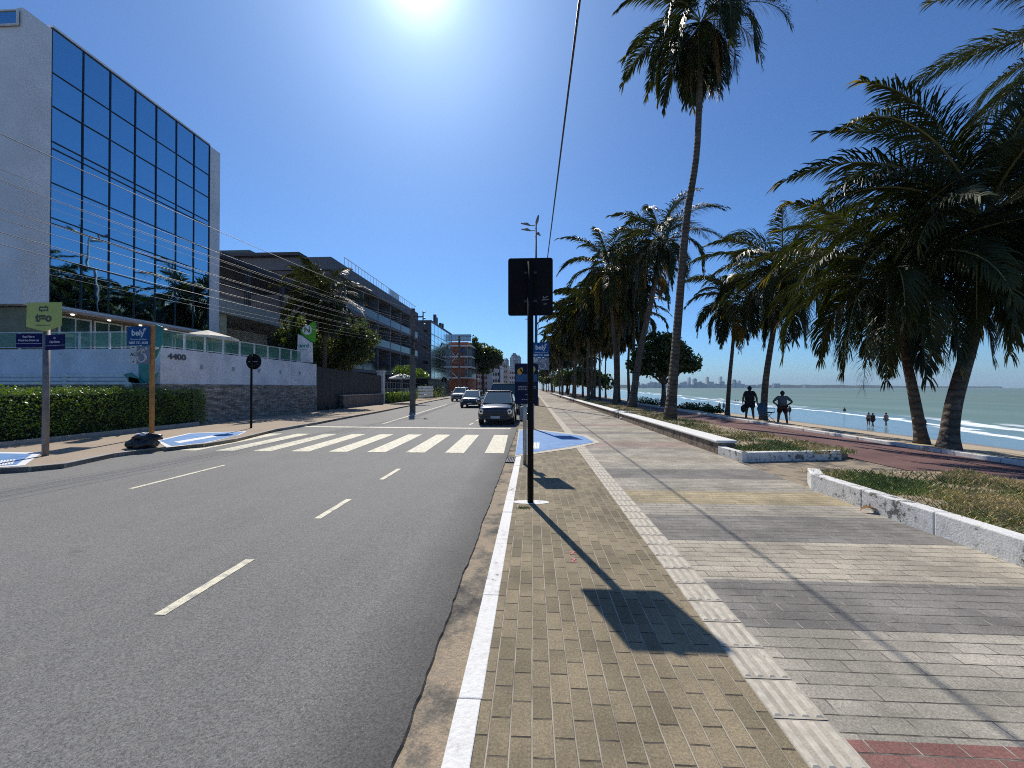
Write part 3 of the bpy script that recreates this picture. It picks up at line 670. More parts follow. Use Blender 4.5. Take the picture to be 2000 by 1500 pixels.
for k, z0 in enumerate(fl):
    for q in range(6):
        ya = ay0+3.2+q*4.4
        if ya > ay1-2: continue
        b = MB(); b.box(AX-1.6, AX, ya, ya+4.4, z0-.3, z0); b.box(AX-1.6, AX-.02, ya-.14, ya+.14, z0, z0+2.85); sl_ = b.build('balcony', aps, t)
        g = MB().box(AX-.06, AX-.03, ya+.16, ya+4.2, z0+.05, z0+1.0); g.build('balcony_glass', Mt['darkglass'], t)
        window(t, (AX-1.59, ya+.35+(.3*(q % 2)), z0+.05), (0,1,0), (1,0,0), 3.2, 2.5, Mt['darkmetal'], Mt['darkglass'], 2)
for k, (px0, px1, pyt, pyb, ms) in enumerate(((443, 466, 517, 544, 0), (492, 532, 521, 534, 1), (576, 600, 519, 531, 0), (428, 440, 512, 530, 0), (552, 575, 568, 590, 1))):
    x0, x1 = ux(px0, ay0), ux(px1, ay0); zz0, zz1 = uz(pyb, px0, ay0), uz(pyt, px0, ay0)
    window(t, (x0, ay0-.02, zz0), (1,0,0), (0,-1,0), x1-x0, zz1-zz0, Mt['darkmetal'], mt('yellowish_blind', (.20, .18, .09), .5) if ms else Mt['darkglass'], 1)
b = MB(); b.box(-38, AX-.3, ay0-.07, ay0-.005, k2(6.95), k2(8.35)); b.build('pale_band', apl, t)
b = MB(); b.box(-38, AX-.3, ay0-.35, ay0-.075, k2(9.95), k2(10.15)); b.build('ledge', apd, t)
CX = -20.75; cy0 = y1+.65; cye = 36.0
def k3(z): return CAMZ+(z-CAMZ)*1.206
t = thing('carport', (CX-3, cy0+3, 0), 'pale covered carport wing with picket railed terrace beside the glass office', 'carport')
b = MB(); b.box(CX-9, CX, cy0-.6, cye, k3(5.75), k3(6.6)); b.build('slab', mt('pale_concrete', (.40, .385, .34), .85, var=.12, dirt=((.25, .24, .21), 2, .6)), t)
b = MB(); b.box(CX-.9, CX-.25, cy0-.4, cy0+.35, 0, k3(5.75)-.01); b.build('pillar', mt('cream_pillar', (.55, .50, .33), .85), t)
b = MB(); b.box(CX-9, CX-4.6, cy0+2, cye-.1, 0, k3(5.75)-.02); b.build('back_wall', Mt['render_wall'], t)
b = MB(); b.box(CX-4.6, CX-4.5, cy0+4.2, cye-.3, 1.0, k3(4.6)); b.box(CX-4.6, CX-4.5, cy0+2.2, cy0+3.6, 1.0, k3(4.3)); b.build('garage_opening', apd, t)
b = MB()
for k in range(48): y = cy0-.4+k*.19; b.box(CX-.12, CX-.09, y, y+.03, k3(6.6)+.01, k3(7.5))
b.box(CX-.13, CX-.08, cy0-.5, cye-.3, k3(7.5)+.01, k3(7.5)+.06); b.build('picket_railing', apl, t)
b = MB()
for y in (cy0+2.3, cy0+6.2): b.box(CX-.5, CX-.2, y, y+.3, k3(6.6)+.01, k3(8.9))
b.box(CX-6, CX-.1, cy0-.3, cye-.3, k3(8.9)+.02, k3(9.2)); b.build('terrace_roof', apd, t)

# --- black fence wall, pillar, planter
bx = -14.9; fy1 = YX(745, bx)
t = thing('black_fence', (bx, 30, 0), 'long matt black fence wall on the left beyond the stone based wall', 'fence')
b = MB(); n_ = 12
for i in range(n_):
    a = wy1+.05+(fy1-wy1-.1)*i/n_; q = wy1+.05+(fy1-wy1-.1)*(i+1)/n_; b.box(bx-.12, bx, a+.01, q-.01, -.1, 3.05-.3*i/n_)
b.build('panel', mt('black_panel', (.016, .017, .024), .6), t)
b = MB(); b.box(bx-.1, bx+.02, wy1+.01, wy1+.045, -.1, 2.2); b.build('edge_post', Mt['whiteframe'], t)
t = thing('planter_wall', (-14.5, 34, 0), 'low stained concrete planter wall in front of the black fence', 'wall')
b = MB(); b.box(bx+.03, bx+.35, YX(662, bx), fy1-.3, -.1, .95); b.build('wall', mt('streaked_concrete', (.13, .12, .12), .9, var=.5, sc=6), t)
b = MB(); b.box(bx+.02, bx+.38, YX(662, bx)-.05, fy1-.25, .955, 1.03); b.build('coping', Mt['concrete'], t)
py_ = fy1+.1; tag(MB().box(bx-.5, bx+.12, py_, py_+.55, -.1, 3.15).box(bx-.58, bx+.2, py_-.07, py_+.62, 3.155, 3.3).build('gate_pillar', Mt['render_wall'], origin=(bx, py_, 0)), 'square grey gate pillar at the far end of the black fence', 'pillar')
b = MB()
for k in range(14): y = py_+.7+k*.8; b.box(bx-.05, bx-.01, y, y+.04, .9, 2.1)
b.box(bx-.06, bx, py_+.6, py_+11.6, 2.1, 2.14); b.box(bx-.06, bx, py_+.6, py_+11.6, 1.5, 1.53); b.box(bx-.06, bx, py_+.6, py_+11.6, .9, .93)
tag(b.build('railing', Mt['greymetal'], origin=(bx, py_+6, 0)), 'thin metal railing above the small hedge past the gate pillar', 'railing')
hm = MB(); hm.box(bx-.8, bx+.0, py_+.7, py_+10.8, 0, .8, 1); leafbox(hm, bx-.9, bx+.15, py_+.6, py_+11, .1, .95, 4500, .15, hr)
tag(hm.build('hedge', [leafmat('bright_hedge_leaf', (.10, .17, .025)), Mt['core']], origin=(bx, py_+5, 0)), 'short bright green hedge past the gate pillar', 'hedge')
for i, (px, d) in enumerate(((641, 27.5), (670, 29.5))):
    p = G(px, 757+1216/d); tag(MB().tube([(p.x,p.y,-.05),(p.x,p.y,.12)], .05, 10).ball((p.x,p.y,.2), .17, .17, .13, 12, 8).build('bollard', Mt['darkmetal'], origin=(p.x, p.y, 0), smooth=True),
        ('nearer', 'farther')[i]+' of the two squat dark bollards by the black fence', 'bollard', 'squat bollards')
# white board fence further on, small street umbrella shelters
t = thing('white_fence', (-14, 58, 0), 'white horizontal board fence before the blue glass block', 'fence'); b = MB()
fa, fb_ = G(816, 777), G(845, 776)
for z_ in (.35, .75, 1.15, 1.5): b.box(-14.3, -14.2, YX(817, -14.2), YX(846, -14.2), z_, z_+.3)
b.build('board', Mt['white'], t)
def umbrella(px, py, d, rad, hh, label, mat):
    p = P(px, py, d); g0 = 1.5 if p.z > 4 else 0; t = thing('parasol', (p.x, p.y, g0), label, 'parasol')
    b = MB(); N = 8; top = len(b.v)
    for k in range(N):
        a, c = 2*math.pi*k/N, 2*math.pi*(k+1)/N
        q0 = (p.x+rad*math.cos(a), p.y+rad*math.sin(a), p.z); q1 = (p.x+rad*math.cos(c), p.y+rad*math.sin(c), p.z); tp = (p.x, p.y, p.z+hh)
        b.face([q0, q1, tp]); b.face([(q0[0],q0[1],q0[2]-.12), (q1[0],q1[1],q1[2]-.12), q1, q0])
    b.build('canopy', mat, t); MB().tube([(p.x,p.y,g0),(p.x,p.y,p.z+hh-.02)], .035, 8).build('pole', Mt['galv'], t)
umbrella(405, 659, 20.2, 1.35, .38, 'cream parasol on the terrace behind the glass railing', mt('cream_canvas', (.66, .60, .50), .8))
umbrella(785, 738, 41, 1.45, .5, 'white parasol behind the gate pillar railing', mt('white_canvas', (.74, .76, .8), .8))

# --- blue glass office further on
GX = -19.2; gy0 = YX(842, GX); gy1 = YX(882, GX); gz = CAMZ+.667*19.2
t = thing('office_building', (GX-4, (gy0+gy1)/2, 0), 'grey sided office block with pale blue mirror front halfway down the street', 'building')
b = MB(); b.box(-34, GX-.05, gy0, gy1, 3.2, gz-.35); b.build('wall', mt('slate_side', (.115, .125, .145), .8, sc=.4), t)
b = MB(); b.box(-34, GX+.06, gy0-.12, gy1+.05, gz-.34, gz); b.build('roof_edge', aps, t)
b = MB(); b.box(-34, GX-.6, gy0+.2, gy1-.2, 0, 3.19); b.build('ground_floor', Mt['darkmetal'], t)
lg = glassmat('pale_mirror_glass', (.80, .95, 1.0), .12, 1.0, .12)
for i in range(7):
    for j in range(5):
        ya = gy0+(gy1-gy0)*i/7; yb = gy0+(gy1-gy0)*(i+1)/7; za = 3.3+(gz-3.7)*j/5; zb_ = 3.3+(gz-3.7)*(j+1)/5
        MB().face([(GX, ya+.03, za+.03), (GX, yb-.03, za+.03), (GX, yb-.03, zb_-.03), (GX, ya+.03, zb_-.03)]).build('window_pane', lg, t)
b = MB()
for i in range(8): yy = gy0+(gy1-gy0)*i/7; b.box(GX-.05, GX+.03, yy-.06, yy+.06, 3.3, gz-.4)
for j in range(6): zz = 3.3+(gz-3.7)*j/5; b.box(GX-.05, GX+.027, gy0, gy1, zz-.06, zz+.06)
b.build('mullion_grid', Mt['greymetal'], t)
for i, j in ((3,3),(5,3),(3,2),(5,2)):
    ya = gy0+(gy1-gy0)*(i+.3)/7; za = 3.3+(gz-3.7)*(j+.25)/5
    MB().face([(GX+.02, ya, za+1.0), (GX+.02, ya+1.1, za+1.0), (GX+.5, ya+1.1, za), (GX+.5, ya, za)]).build('open_sash', Mt['darkglass'], t)
for py in (646, 678, 708): window(t, (ux(826, gy0), gy0-.02, uz(py, 830, gy0)-.4), (1,0,0), (0,-1,0), 1.1, .8, Mt['greymetal'], Mt['darkglass'], 0)
b = MB(); [b.box(GX-2.2, GX-1.7, y, y+.9, gz, gz+h_) for y, h_ in ((gy0+10, 3.0), (gy0+11.3, 2.6), (gy0+15, 2.0), (gy0+17, 2.2))]; b.build('chimney', Mt['darkmetal'], t)

# --- brick red corner building with white balconies
by = 100.0; t = thing('brick_building', (ux(900, by), by, 0), 'brick red corner building with white balcony slabs and rooftop railing', 'building')
brk = mt('red_brick', (.33, .105, .06), .85, var=.25, sc=1.5); x0, x1 = ux(862, by), ux(914, by); zt = uz(668, 900, by)
b = MB(); b.box(x0, x1, by, by+16, 0, zt); b.build('wall', brk, t)
for py in (676, 697, 717, 738):
    z_ = uz(py, 900, by); b = MB(); b.box(x0-.2, x1+1.1, by-1.0, by+14, z_-.16, z_+.16); b.build('balcony_slab', Mt['white'], t)
b = MB(); b.box(x1-.3, x1+.9, by-.8, by-.7, zt+.1, zt+1.9); b.box(x0, x1-.3, by-.85, by-.78, zt+.1, zt+1.9); b.build('roof_glass', mt('roof_glass', (.45, .6, .68), .2), t)
for py in (687, 707, 728):
    z_ = uz(py, 900, by); window(t, (ux(908, by), by-.03, z_-1.0), (1,0,0), (0,-1,0), .7, 2.1, Mt['whiteframe'], Mt['darkglass'], 0)
    MB().box(x1+.02, x1+.9, by+.4, by+10, z_-1.1, z_+.9).build('side_glazing', mt('balcony_glazing', (.16, .2, .22), .2), t)
z_ = uz(689, 903, by); window(t, (ux(900, by), by-.05, z_), (1,0,0), (0,-1,0), 1.0, 1.3, Mt['darkmetal'], mt('blue_hoarding', (.02, .09, .25), .5), 0)
b = MB(); 
for pa, pb in (((884,706),(896,690)), ((884,690),(893,700)), ((884,728),(896,740))):
    A = Vector((ux(pa[0], by), by-.4, uz(pa[1], pa[0], by))); B = Vector((ux(pb[0], by), by-.4, uz(pb[1], pb[0], by))); MB().tube([A, B], .13, 6).build('brace', Mt['white'], t)

# --- blocks and towers closing the avenue
def faraway(name, px0, px1, pyt, d, depth, mat, label, group=None, floors=6, nw=4):
    A = P(px0, 757, d); B = P(px1, 757, d); h = CAMZ+(HZ-pyt)/FP*d; wdt = B.x-A.x
    t = thing(name, ((A.x+B.x)/2, A.y, 0), label, 'building', group)
    MB().box(A.x, B.x, A.y, A.y+depth, 0, h).build('wall', mat, t)
    fh = h/floors
    for j in range(floors):
        for i in range(nw):
            xx = A.x+wdt*(i+.22)/nw; MB().box(xx, xx+wdt*.56/nw, A.y-.12, A.y+.1, fh*j+fh*.35, fh*j+fh*.8).build('window', Mt['darkglass'], t)
    MB().box(A.x+wdt*.2, A.x+wdt*.75, A.y+1, A.y+depth*.7, h+.01, h*1.045).build('roof_box', mat, t)
pale = mt('pale_block', (.48, .48, .50), .8, sc=.1); cream = mt('cream_block', (.42, .34, .30), .8, sc=.1); greyb = mt('grey_block', (.27, .29, .33), .8, sc=.05); towr = mt('tower_grey', (.22, .25, .30), .7, sc=.02)
faraway('apartment_building', 952, 976, 712, 150, 20, pale, 'pale low apartment building under the street trees at the end of the avenue', None, 4, 5)
faraway('apartment_building', 977, 991, 711, 190, 20, cream, 'cream apartment building beside the pale low one at the end of the avenue', None, 5, 4)
faraway('apartment_building', 992, 1006, 724, 220, 20, pale, 'small pale apartment building below the grey towers', None, 4, 4)
faraway('apartment_building', 930, 952, 722, 130, 15, greyb, 'grey apartment building behind the tree next to the brick red one', None, 4, 5)
faraway('tower_block', 996, 1004, 698, 900, 40, pale, 'slim pale tower left of the grey high rise group', None, 12, 3)
faraway('tower_block', 1004, 1012, 702, 820, 40, towr, 'stepped grey tower in front of the tallest high rise', None, 12, 3)
faraway('tower_block', 996+3, 1010, 692.5, 1000, 50, towr, 'tallest grey high rise at the end of the avenue', None, 16, 4)
faraway('tower_block', 1009, 1017, 697, 980, 40, greyb, 'grey high rise right of the tallest one', None, 14, 3)
faraway('tower_block', 974, 985, 703, 620, 30, pale, 'pale tower with pointed roof left of the slim tower', None, 9, 3)
faraway('tower_block', 986, 992, 702, 760, 30, greyb, 'narrow bluish tower between the pale towers', None, 10, 2)
faraway('tower_block', 1018, 1036, 712, 700, 30, pale, 'broad low white block right of the high rises', None, 8, 5)

# ------------------------------------------------------------------ vegetation
Mt['palm'] = leafmat('palm_leaf', (.022, .034, .009), (.042, .055, .013), .48, .16, .7, .3)
Mt['palm_y'] = leafmat('palm_leaf_yellow', (.13, .105, .02), None, .5, .3)
Mt['palm_d'] = leafmat('palm_leaf_dry', (.13, .085, .04), None, .6, .25)
Mt['rachis'] = mt('palm_rachis', (.20, .19, .07), .5)
def trunkmat(name, col):
    d = Nd(name); d.set(.9, 0, .25)
    x, y, z = d.sep()
    rg = d.n('TexWave', wave_type='BANDS', bands_direction='Z'); rg.inputs['Scale'].default_value = 1.6; rg.inputs['Distortion'].default_value = 3.5; rg.inputs['Detail'].default_value = 3; rg.inputs['Detail Scale'].default_value = 3; d.l(d.pos, rg.inputs['Vector'])
    c = d.mix(d.ramp(d.noise(2.2, 7, None, .7), [(.35, 0.), (.65, 1.)]), tuple(v*.45 for v in col), col)
    c = d.mix(d.ramp(d.noise(7, 5, None, .7), [(.58, 0.), (.66, .7)]), c, tuple(min(1, v*2.0) for v in col))
    c = d.mix(1., c, d.ramp(rg.outputs[0], [(.0, .55), (.3, 1.)]), 'MULTIPLY'); d.base(c)
    d.bump(d.math('ADD', rg.outputs[0], d.noise(12, 5)), .8, .03); return d.m
Mt['trunk'] = trunkmat('palm_trunk', (.16, .13, .10))
PM = [Mt['palm'], Mt['palm_y'], Mt['palm_d'], Mt['rachis']]
def frond(mb, base, az, el, L, droop, nl, ll, r, kind=0, lw=.042, hang=.5):
    N = 12; pts = [Vector(base)]; tans = []
    for i in range(N):
        t = (i+.5)/N; e = max(el-droop*(t**1.25), R(-86)); azz = az
        d = Vector((math.cos(e)*math.cos(azz), math.cos(e)*math.sin(azz), math.sin(e))); tans.append(d); pts.append(pts[-1]+d*(L/N))
    mb.tube(pts, [.030*(1-.9*i/N)*(L/4.5) + .004 for i in range(N+1)], 4, 3, caps=False)
    roll = r.uniform(-.5, .5)
    for k in range(nl):
        jit = Vector((r.gauss(0,.10), r.gauss(0,.10), r.gauss(0,.10)))
        t = .14+.86*(k+r.random()*.5)/nl; fi = t*N; i = min(int(fi), N-1); p = pts[i].lerp(pts[i+1], fi-i); T = tans[i]
        side = T.cross(Vector((0,0,1)))
        if side.length < .05: side = Vector((math.sin(az), -math.cos(az), 0))
        side.normalize(); up = side.cross(T).normalized(); side2 = side*math.cos(roll)+up*math.sin(roll)
        env = math.sin(math.pi*min(1, (t*.93+.12)))**.55 if t < .95 else .45
        for s_ in (-1, 1):
            if kind and r.random() < .2: continue
            l = ll*env*r.uniform(.82, 1.1); phi = R(64-42*t+r.uniform(-9, 9))
            d0 = (T*math.cos(phi)+side2*s_*math.sin(phi)+up*.18+jit*(1 if s_ > 0 else -1)).normalized()
            d1 = (d0+Vector((0,0,-1))*hang*r.uniform(.7, 1.3)).normalized(); d2 = (d1+Vector((0,0,-1))*hang*1.1*r.uniform(.6, 1.2)).normalized()
            w = up.cross(d0).normalized()*lw*.5*r.uniform(.8, 1.2) if True else up
            w = (w*.75+up*lw*.3).normalized()*lw*.62
            q1 = p+d0*l*.36; q2 = q1+d1*l*.36; q3 = q2+d2*l*.28
            n = len(mb.v); mb.v += [tuple(p-w*.5), tuple(p+w*.5), tuple(q1+w), tuple(q1-w), tuple(q2+w*.8), tuple(q2-w*.8), tuple(q3)]
            mb.f += [(n,n+1,n+2,n+3),(n+3,n+2,n+4,n+5),(n+5,n+4,n+6)]
            mm = kind if kind else (1 if (t > .93 and r.random() < .25) else 0); mb.m += [mm]*3
TR = {}
def palm(name, base, path, crown, L, nf, nl, ll, seed, label, group=None, lw=.042, r0=.17, droopy=1.0, old=.12, top=80, azr=None):
    """path: world points of the trunk from base to crown"""
    r = random.Random(seed); t = thing(name, base, label, 'palm tree', group)
    pts = [Vector(base)]+[Vector(p) for p in path]+[Vector(crown)]; sm_ = []
    for i in range(len(pts)-1):
        p0, p1, p2, p3 = pts[max(i-1,0)], pts[i], pts[i+1], pts[min(i+2, len(pts)-1)]
        for k in range(6):
            u = k/6; sm_.append(.5*((2*p1)+(p2-p0)*u+(2*p0-5*p1+4*p2-p3)*u*u+(3*p1-p0-3*p2+p3)*u**3))
    sm_.append(pts[-1]); n = len(sm_); sm_[0] = sm_[0]-Vector((0,0,.25))
    rad = [r0*(1-.42*(i/(n-1)))*(1+.6*math.exp(-i/(n-1)*20)) for i in range(n)]
    MB().tube(sm_, rad, 14).build('trunk', Mt['trunk'], t, smooth=True)
    mb = MB(); c = Vector(crown)
    for k in range(nf):
        u = (k+.5)/nf; az = k*2.39996+r.uniform(-.25, .25); el = R(top)-R(top+38)*(u**.85)+r.uniform(-.12, .12)
        kind = 0
        if u > 1-old: kind = r.choice((0, 0, 2, 1, 0)); el -= .25
        Lk = L*r.uniform(.85, 1.08)*(.72+.28*math.sin(math.pi*min(1, u+.25)))
        frond(mb, c+Vector((math.cos(az)*.10, math.sin(az)*.10, .25-.45*u)), az, el, Lk, R(62+38*u)*droopy*r.uniform(.8, 1.15), nl, ll, r, kind, lw, .42+.6*u)
    mb.build('crown', PM, t)
    if r.random() < .8:
        cb = MB()
        for _ in range(9): a = r.uniform(0, 6.3); cb.ball((c.x+.28*math.cos(a), c.y+.28*math.sin(a), c.z-.35+r.uniform(-.15, .1)), .11, .11, .13, 8, 6)
        cb.build('coconuts', mt('coconut', (.16, .15, .05), .5), t, smooth=True)
    return t
def PL(pts, d): return [P(a, b_, d) for a, b_ in pts]
def onG(px, py, z=0.): g = G(px, py, z); return (g.x, g.y, z)
d1 = 18.7
palm('coconut_palm', onG(1308, 822, .1), PL([(1325,620),(1342,430),(1364,280)], d1), P(1372, 40, d1), 4.6, 36, 84, 1.15, 1, 'tallest curving coconut palm rising from the grass strip', r0=.21, droopy=1.55, old=.3, lw=.040, top=50)
palm('coconut_palm', onG(1234, 797, .1), PL([(1250,690),(1278,560)], 30.4), P(1292, 470, 30.4), 5.6, 34, 68, 1.25, 2, 'leaning coconut palm with large crown left of the tallest palm', r0=.27, droopy=1.3, old=.15, lw=.048)
palm('coconut_palm', onG(1201, 792, .1), PL([(1203,720),(1196,620)], 34.7), P(1190, 525, 34.7), 5.8, 34, 66, 1.25, 3, 'straight pale trunked coconut palm left of the leaning palm', r0=.20, droopy=1.3, old=.2, lw=.052)
palm('coconut_palm', onG(1420, 812, -.05), PL([(1425,740),(1432,670)], 22.2), P(1437, 592, 22.2), 3.3, 30, 66, .9, 4, 'slim short coconut palm left of the man standing by the beach', r0=.12, droopy=1.3, lw=.038)
palm('coconut_palm', onG(1490, 822, 0), PL([(1496,740),(1512,640)], 18.6), P(1530, 535, 18.6), 4.3, 40, 84, 1.05, 5, 'coconut palm between the two standing people with a chair at its foot', r0=.155, droopy=1.25, old=.15, lw=.033)
palm('coconut_palm', onG(1800, 866, .02), PL([(1786,780),(1768,690)], 11.1), P(1738, 545, 11.1), 4.0, 40, 92, .95, 6, 'coconut palm leaning left beside the beach kerb', r0=.145, droopy=1.25, old=.05, lw=.026, top=74)
palm('coconut_palm', onG(1851, 876, .02), PL([(1862,790),(1902,650),(1925,540)], 10.2), P(1922, 432, 10.2), 5.1, 66, 104, 1.1, 7, 'largest thick dark coconut palm at the right edge of the view', r0=.185, droopy=1.12, old=.03, lw=.028, top=84)
palm('coconut_palm', onG(2200, 930, 0), PL([(2180,700),(2150,400)], 11.0), P(2165, 75, 11.0), 4.9, 28, 84, 1.0, 8, 'coconut palm beyond the right edge whose fronds hang into the top corner', r0=.2, droopy=1.1, lw=.024)
# distant palms lining the promenade
protos = []
for i in range(3):
    protos.append(palm('coconut_palm', (6.3+i*1.4, 44+i*7, 0), [(6.2+i*1.5, 44+i*7, 5)], (6.6-i*.3+i*1.4, 44+i*7.0, 10.6+i*.8), 5.4, 34, 50, 1.35, 30+i, 'x', lw=.10, r0=.19, droopy=1.4, old=.25))
FL = 'one of the distant coconut palms massed along the promenade beyond the straight pale trunked palm'
for p in protos: p['label'] = FL; p['group'] = 'distant palms along the promenade'
fr_ = random.Random(12)
spots = [(5.6, 52), (8.2, 48), (6.4, 62), (5.3, 70), (8.0, 74), (5.6, 80), (6.8, 90), (5.0, 97), (7.8, 101), (5.4, 112), (6.5, 124), (5.0, 138), (8, 142), (5.6, 156), (7, 170), (5, 190), (12, 56), (13, 70), (12.5, 88), (14, 110), (12, 132), (6, 215), (5.4, 245), (10, 39), (11.5, 47), (8.0, 38), (9.4, 43), (7.2, 56), (9.6, 64)]
for i, (x, y) in enumerate(spots):
    c = copy_tree(protos[i % 3]); c.location = (x, y, 0); c.rotation_euler.z = fr_.uniform(0, 6.28); s_ = fr_.uniform(.78, 1.02); c.scale = (s_, s_, s_)
# broadleaf trees
def tree(name, base, clumps, n, ls, mat, seed, label, cat='tree', group=None, r0=.2, trunk=Mt['trunk'], flat=.7):
    r = random.Random(seed); t = thing(name, base, label, cat, group); B = Vector(base)
    cen = sum((Vector(c[0]) for c in clumps), Vector())/len(clumps); fork = B.lerp(Vector((cen.x, cen.y, B.z+(cen.z-B.z)*.75)), .62)
    mb = MB(); mb.tube([B-Vector((0,0,.2)), B.lerp(fork, .5)+Vector((.06, .03, 0)), fork], [r0*1.25, r0, r0*.75], 10)
    for c, rad in clumps:
        c = Vector(c); mb.tube([fork, fork.lerp(c, .5)+Vector((0,0,.15*rad)), c], [r0*.55, r0*.3, r0*.08], 6)
    mb.build('trunk', trunk, t, smooth=True)
    mb = MB(); tot = sum(rad**2 for _, rad in clumps)
    for c, rad in clumps:
        c = Vector(c)
        for _ in range(int(n*rad**2/tot)):
            d = Vector((r.gauss(0,1), r.gauss(0,1), r.gauss(0,1))).normalized(); q = rad*(r.random()**.38)*(1+.35*noise.noise(d*2.2+c)); p = c+Vector((d.x*q, d.y*q, d.z*q*flat))
            if noise.noise(p*(1.6/max(.6, rad))*1.4+Vector((seed, 0, 0))) < -.22: continue
            leaf(mb, p, ls*r.uniform(.6, 1.35), r, 0, .6)
    mb.build('crown', mat, t); return t
Mt['almond'] = leafmat('almond_leaf', (.035, .06, .012), trans=.3)
Mt['bushleaf'] = leafmat('bush_leaf', (.045, .07, .016), trans=.3)
b_ = G(1294, 795, 0); cl = [(P(px, py, 33), rad) for px, py, rad in ((1290,672,1.6),(1262,690,1.3),(1318,686,1.4),(1340,706,1.2),(1270,718,1.2),(1305,714,1.4),(1352,716,.8),(1243,712,.9))]
tree('almond_tree', (b_.x, b_.y, 0), cl, 9000, .30, Mt['almond'], 41, 'dark broadleaf tree half hidden behind the tallest palm', r0=.2)
for i, (x, y, h_, lb) in enumerate(((9.5, 62, 3.6, 'nearest low dark tree behind the distant palm trunks'), (7.6, 84, 4.0, 'second low dark tree behind the distant palm trunks'), (12.5, 80, 3.8, 'low dark tree on the beach side behind the distant palm trunks'), (9.0, 106, 4.4, 'third low dark tree behind the distant palm trunks'), (6.4, 132, 4.6, 'fourth low dark tree behind the distant palm trunks'), (11.5, 124, 4.6, 'farther beach side tree behind the distant palm trunks'), (4.9, 170, 5, 'farthest low dark tree closing the promenade'))):
    rr = random.Random(200+i); cl = [((x+rr.uniform(-2.4, 2.4), y+rr.uniform(-2.5, 2.5), h_+rr.uniform(-1.2, 1.0)), rr.uniform(1.3, 2.0)) for _ in range(6)]
    tree('low_tree', (x, y, 0), cl, 2600, .5, Mt['almond'], 210+i, lb, r0=.2)
r = random.Random(77)
# left side: palm and two rounded trees in front of the dark block
gpc = P(634, 590, 29.0)
palm('garden_palm', (gpc.x, gpc.y, 0), [(gpc.x, gpc.y, 3.5)], tuple(gpc), 3.7, 36, 54, .95, 51, 'garden palm in front of the dark apartment block', lw=.06, r0=.2, droopy=1.15, top=88, old=.1)
cl = [(P(px, py, 30.5), rad) for px, py, rad in ((585,636,1.2),(565,664,1.3),(604,662,1.4),(570,696,1.2),(622,690,1.4),(598,705,1.2),(556,690,.9))]
bb = P(590, 757, 30.5); tree('round_tree', (bb.x, bb.y, 0), cl, 9000, .24, Mt['bushleaf'], 52, 'rounded leafy tree left of the garden palm behind the totem sign', r0=.16)
cl = [(P(px, py, 32), rad) for px, py, rad in ((690,640,1.3),(713,662,1.2),(682,668,1.4),(656,684,1.3),(702,692,1.2),(666,704,1.3),(640,702,1.2))]
bb = P(682, 757, 32); tree('round_tree', (bb.x, bb.y, 0), cl, 11000, .23, Mt['bushleaf'], 53, 'rounded leafy tree right of the garden palm above the black fence', r0=.16)
cl = [(P(px, py, 40), rad) for px, py, rad in ((790,722,1.1),(808,726,1.1),(822,732,.9),(775,726,.6))]
bb = P(803, 757, 40); tree('small_tree', (bb.x, bb.y, 0), cl, 1500, .22, Mt['hedge'], 54, 'small bright tree behind the first utility pole', r0=.1, flat=.45)
cl = [(P(px, py, 110), rad) for px, py, rad in ((938,690,4.2),(950,700,4.2),(962,697,3.2),(930,705,3.5),(942,716,3.5),(968,704,2.4),(925,674,1.4),(927,664,1.0),(935,676,1.1))]
bb = P(944, 757, 110); tree('street_tree', (bb.x, bb.y, 0), cl, 9000, .8, Mt['almond'], 55, 'big dark street tree right of the brick red building', r0=.4)
for i, (px, py, d, rad, lb) in enumerate(((1345,797,32,.55,'dark beach shrub just right of the tallest palm trunk'),(1366,800,30,.6,'dark beach shrub second from the tallest palm trunk'),(1388,804,28,.5,'small beach shrub nearest the slim short palm'),(1255,785,44,.7,'dark shrub on the beach edge behind the leaning palm'),(1280,789,40,.7,'dark shrub under the dark broadleaf tree'))):
    g = P(px, py, d); s_ = MB(); z_ = sandz(max(10.1, g.x)) if g.x > 10 else 0
    for _ in range(700): 
        dd = Vector((r.gauss(0,1), r.gauss(0,1), abs(r.gauss(0,.7)))).normalized()*rad*r.random()**.4; leaf(s_, Vector((g.x+dd.x*1.9, g.y+dd.y, z_+.05+dd.z*1.1)), .17, r)
    tag(s_.build('beach_shrub', Mt['almond'], origin=(g.x, g.y, z_)), lb, 'shrub')
for i, (px, d, lb) in enumerate(((830, 58, 'dark low shrub row before the grey sided office block'), (846, 66, 'green shrub just right of the white board fence'))):
    g = P(px, 757, d); s_ = MB()
    for _ in range(1200): leaf(s_, Vector((g.x+r.gauss(0,1.0), g.y+r.gauss(0,1.5), abs(r.gauss(0,.7))+.2)), .25, r)
    tag(s_.build('shrub', Mt['bushleaf'], origin=(g.x, g.y, 0)), lb, 'shrub')

# ------------------------------------------------------------------ signs, poles, lamps, wires
# near sign seen from behind
c = G(1036, 981); t = thing('road_sign', (c.x, c.y, 0), 'big black back of a rectangular road sign in the foreground', 'road sign')
MB().tube([(c.x, c.y, -.05), (c.x, c.y, 3.36)], .043, 16).build('pole', Mt['black'], t, smooth=True)
b = MB(); rr_ = .035; hw, z0, z1 = .315, 2.615, 3.43; po = []
for cx, cz, a0 in ((hw-rr_, z0+rr_, -90), (hw-rr_, z1-rr_, 0), (-hw+rr_, z1-rr_, 90), (-hw+rr_, z0+rr_, 180)):
    for k in range(5): a = R(a0+k*22.5); po.append((c.x+cx+rr_*math.cos(a), cz+rr_*math.sin(a)))
b.vprism(po, c.y+.050, c.y+.056); b.build('sign_panel', Mt['black'], t)
b = MB(); [b.box(c.x-.09, c.x+.09, c.y+.036, c.y+.049, z_, z_+.035) for z_ in (2.8, 3.2)]; b.build('bracket', Mt['darkmetal'], t)
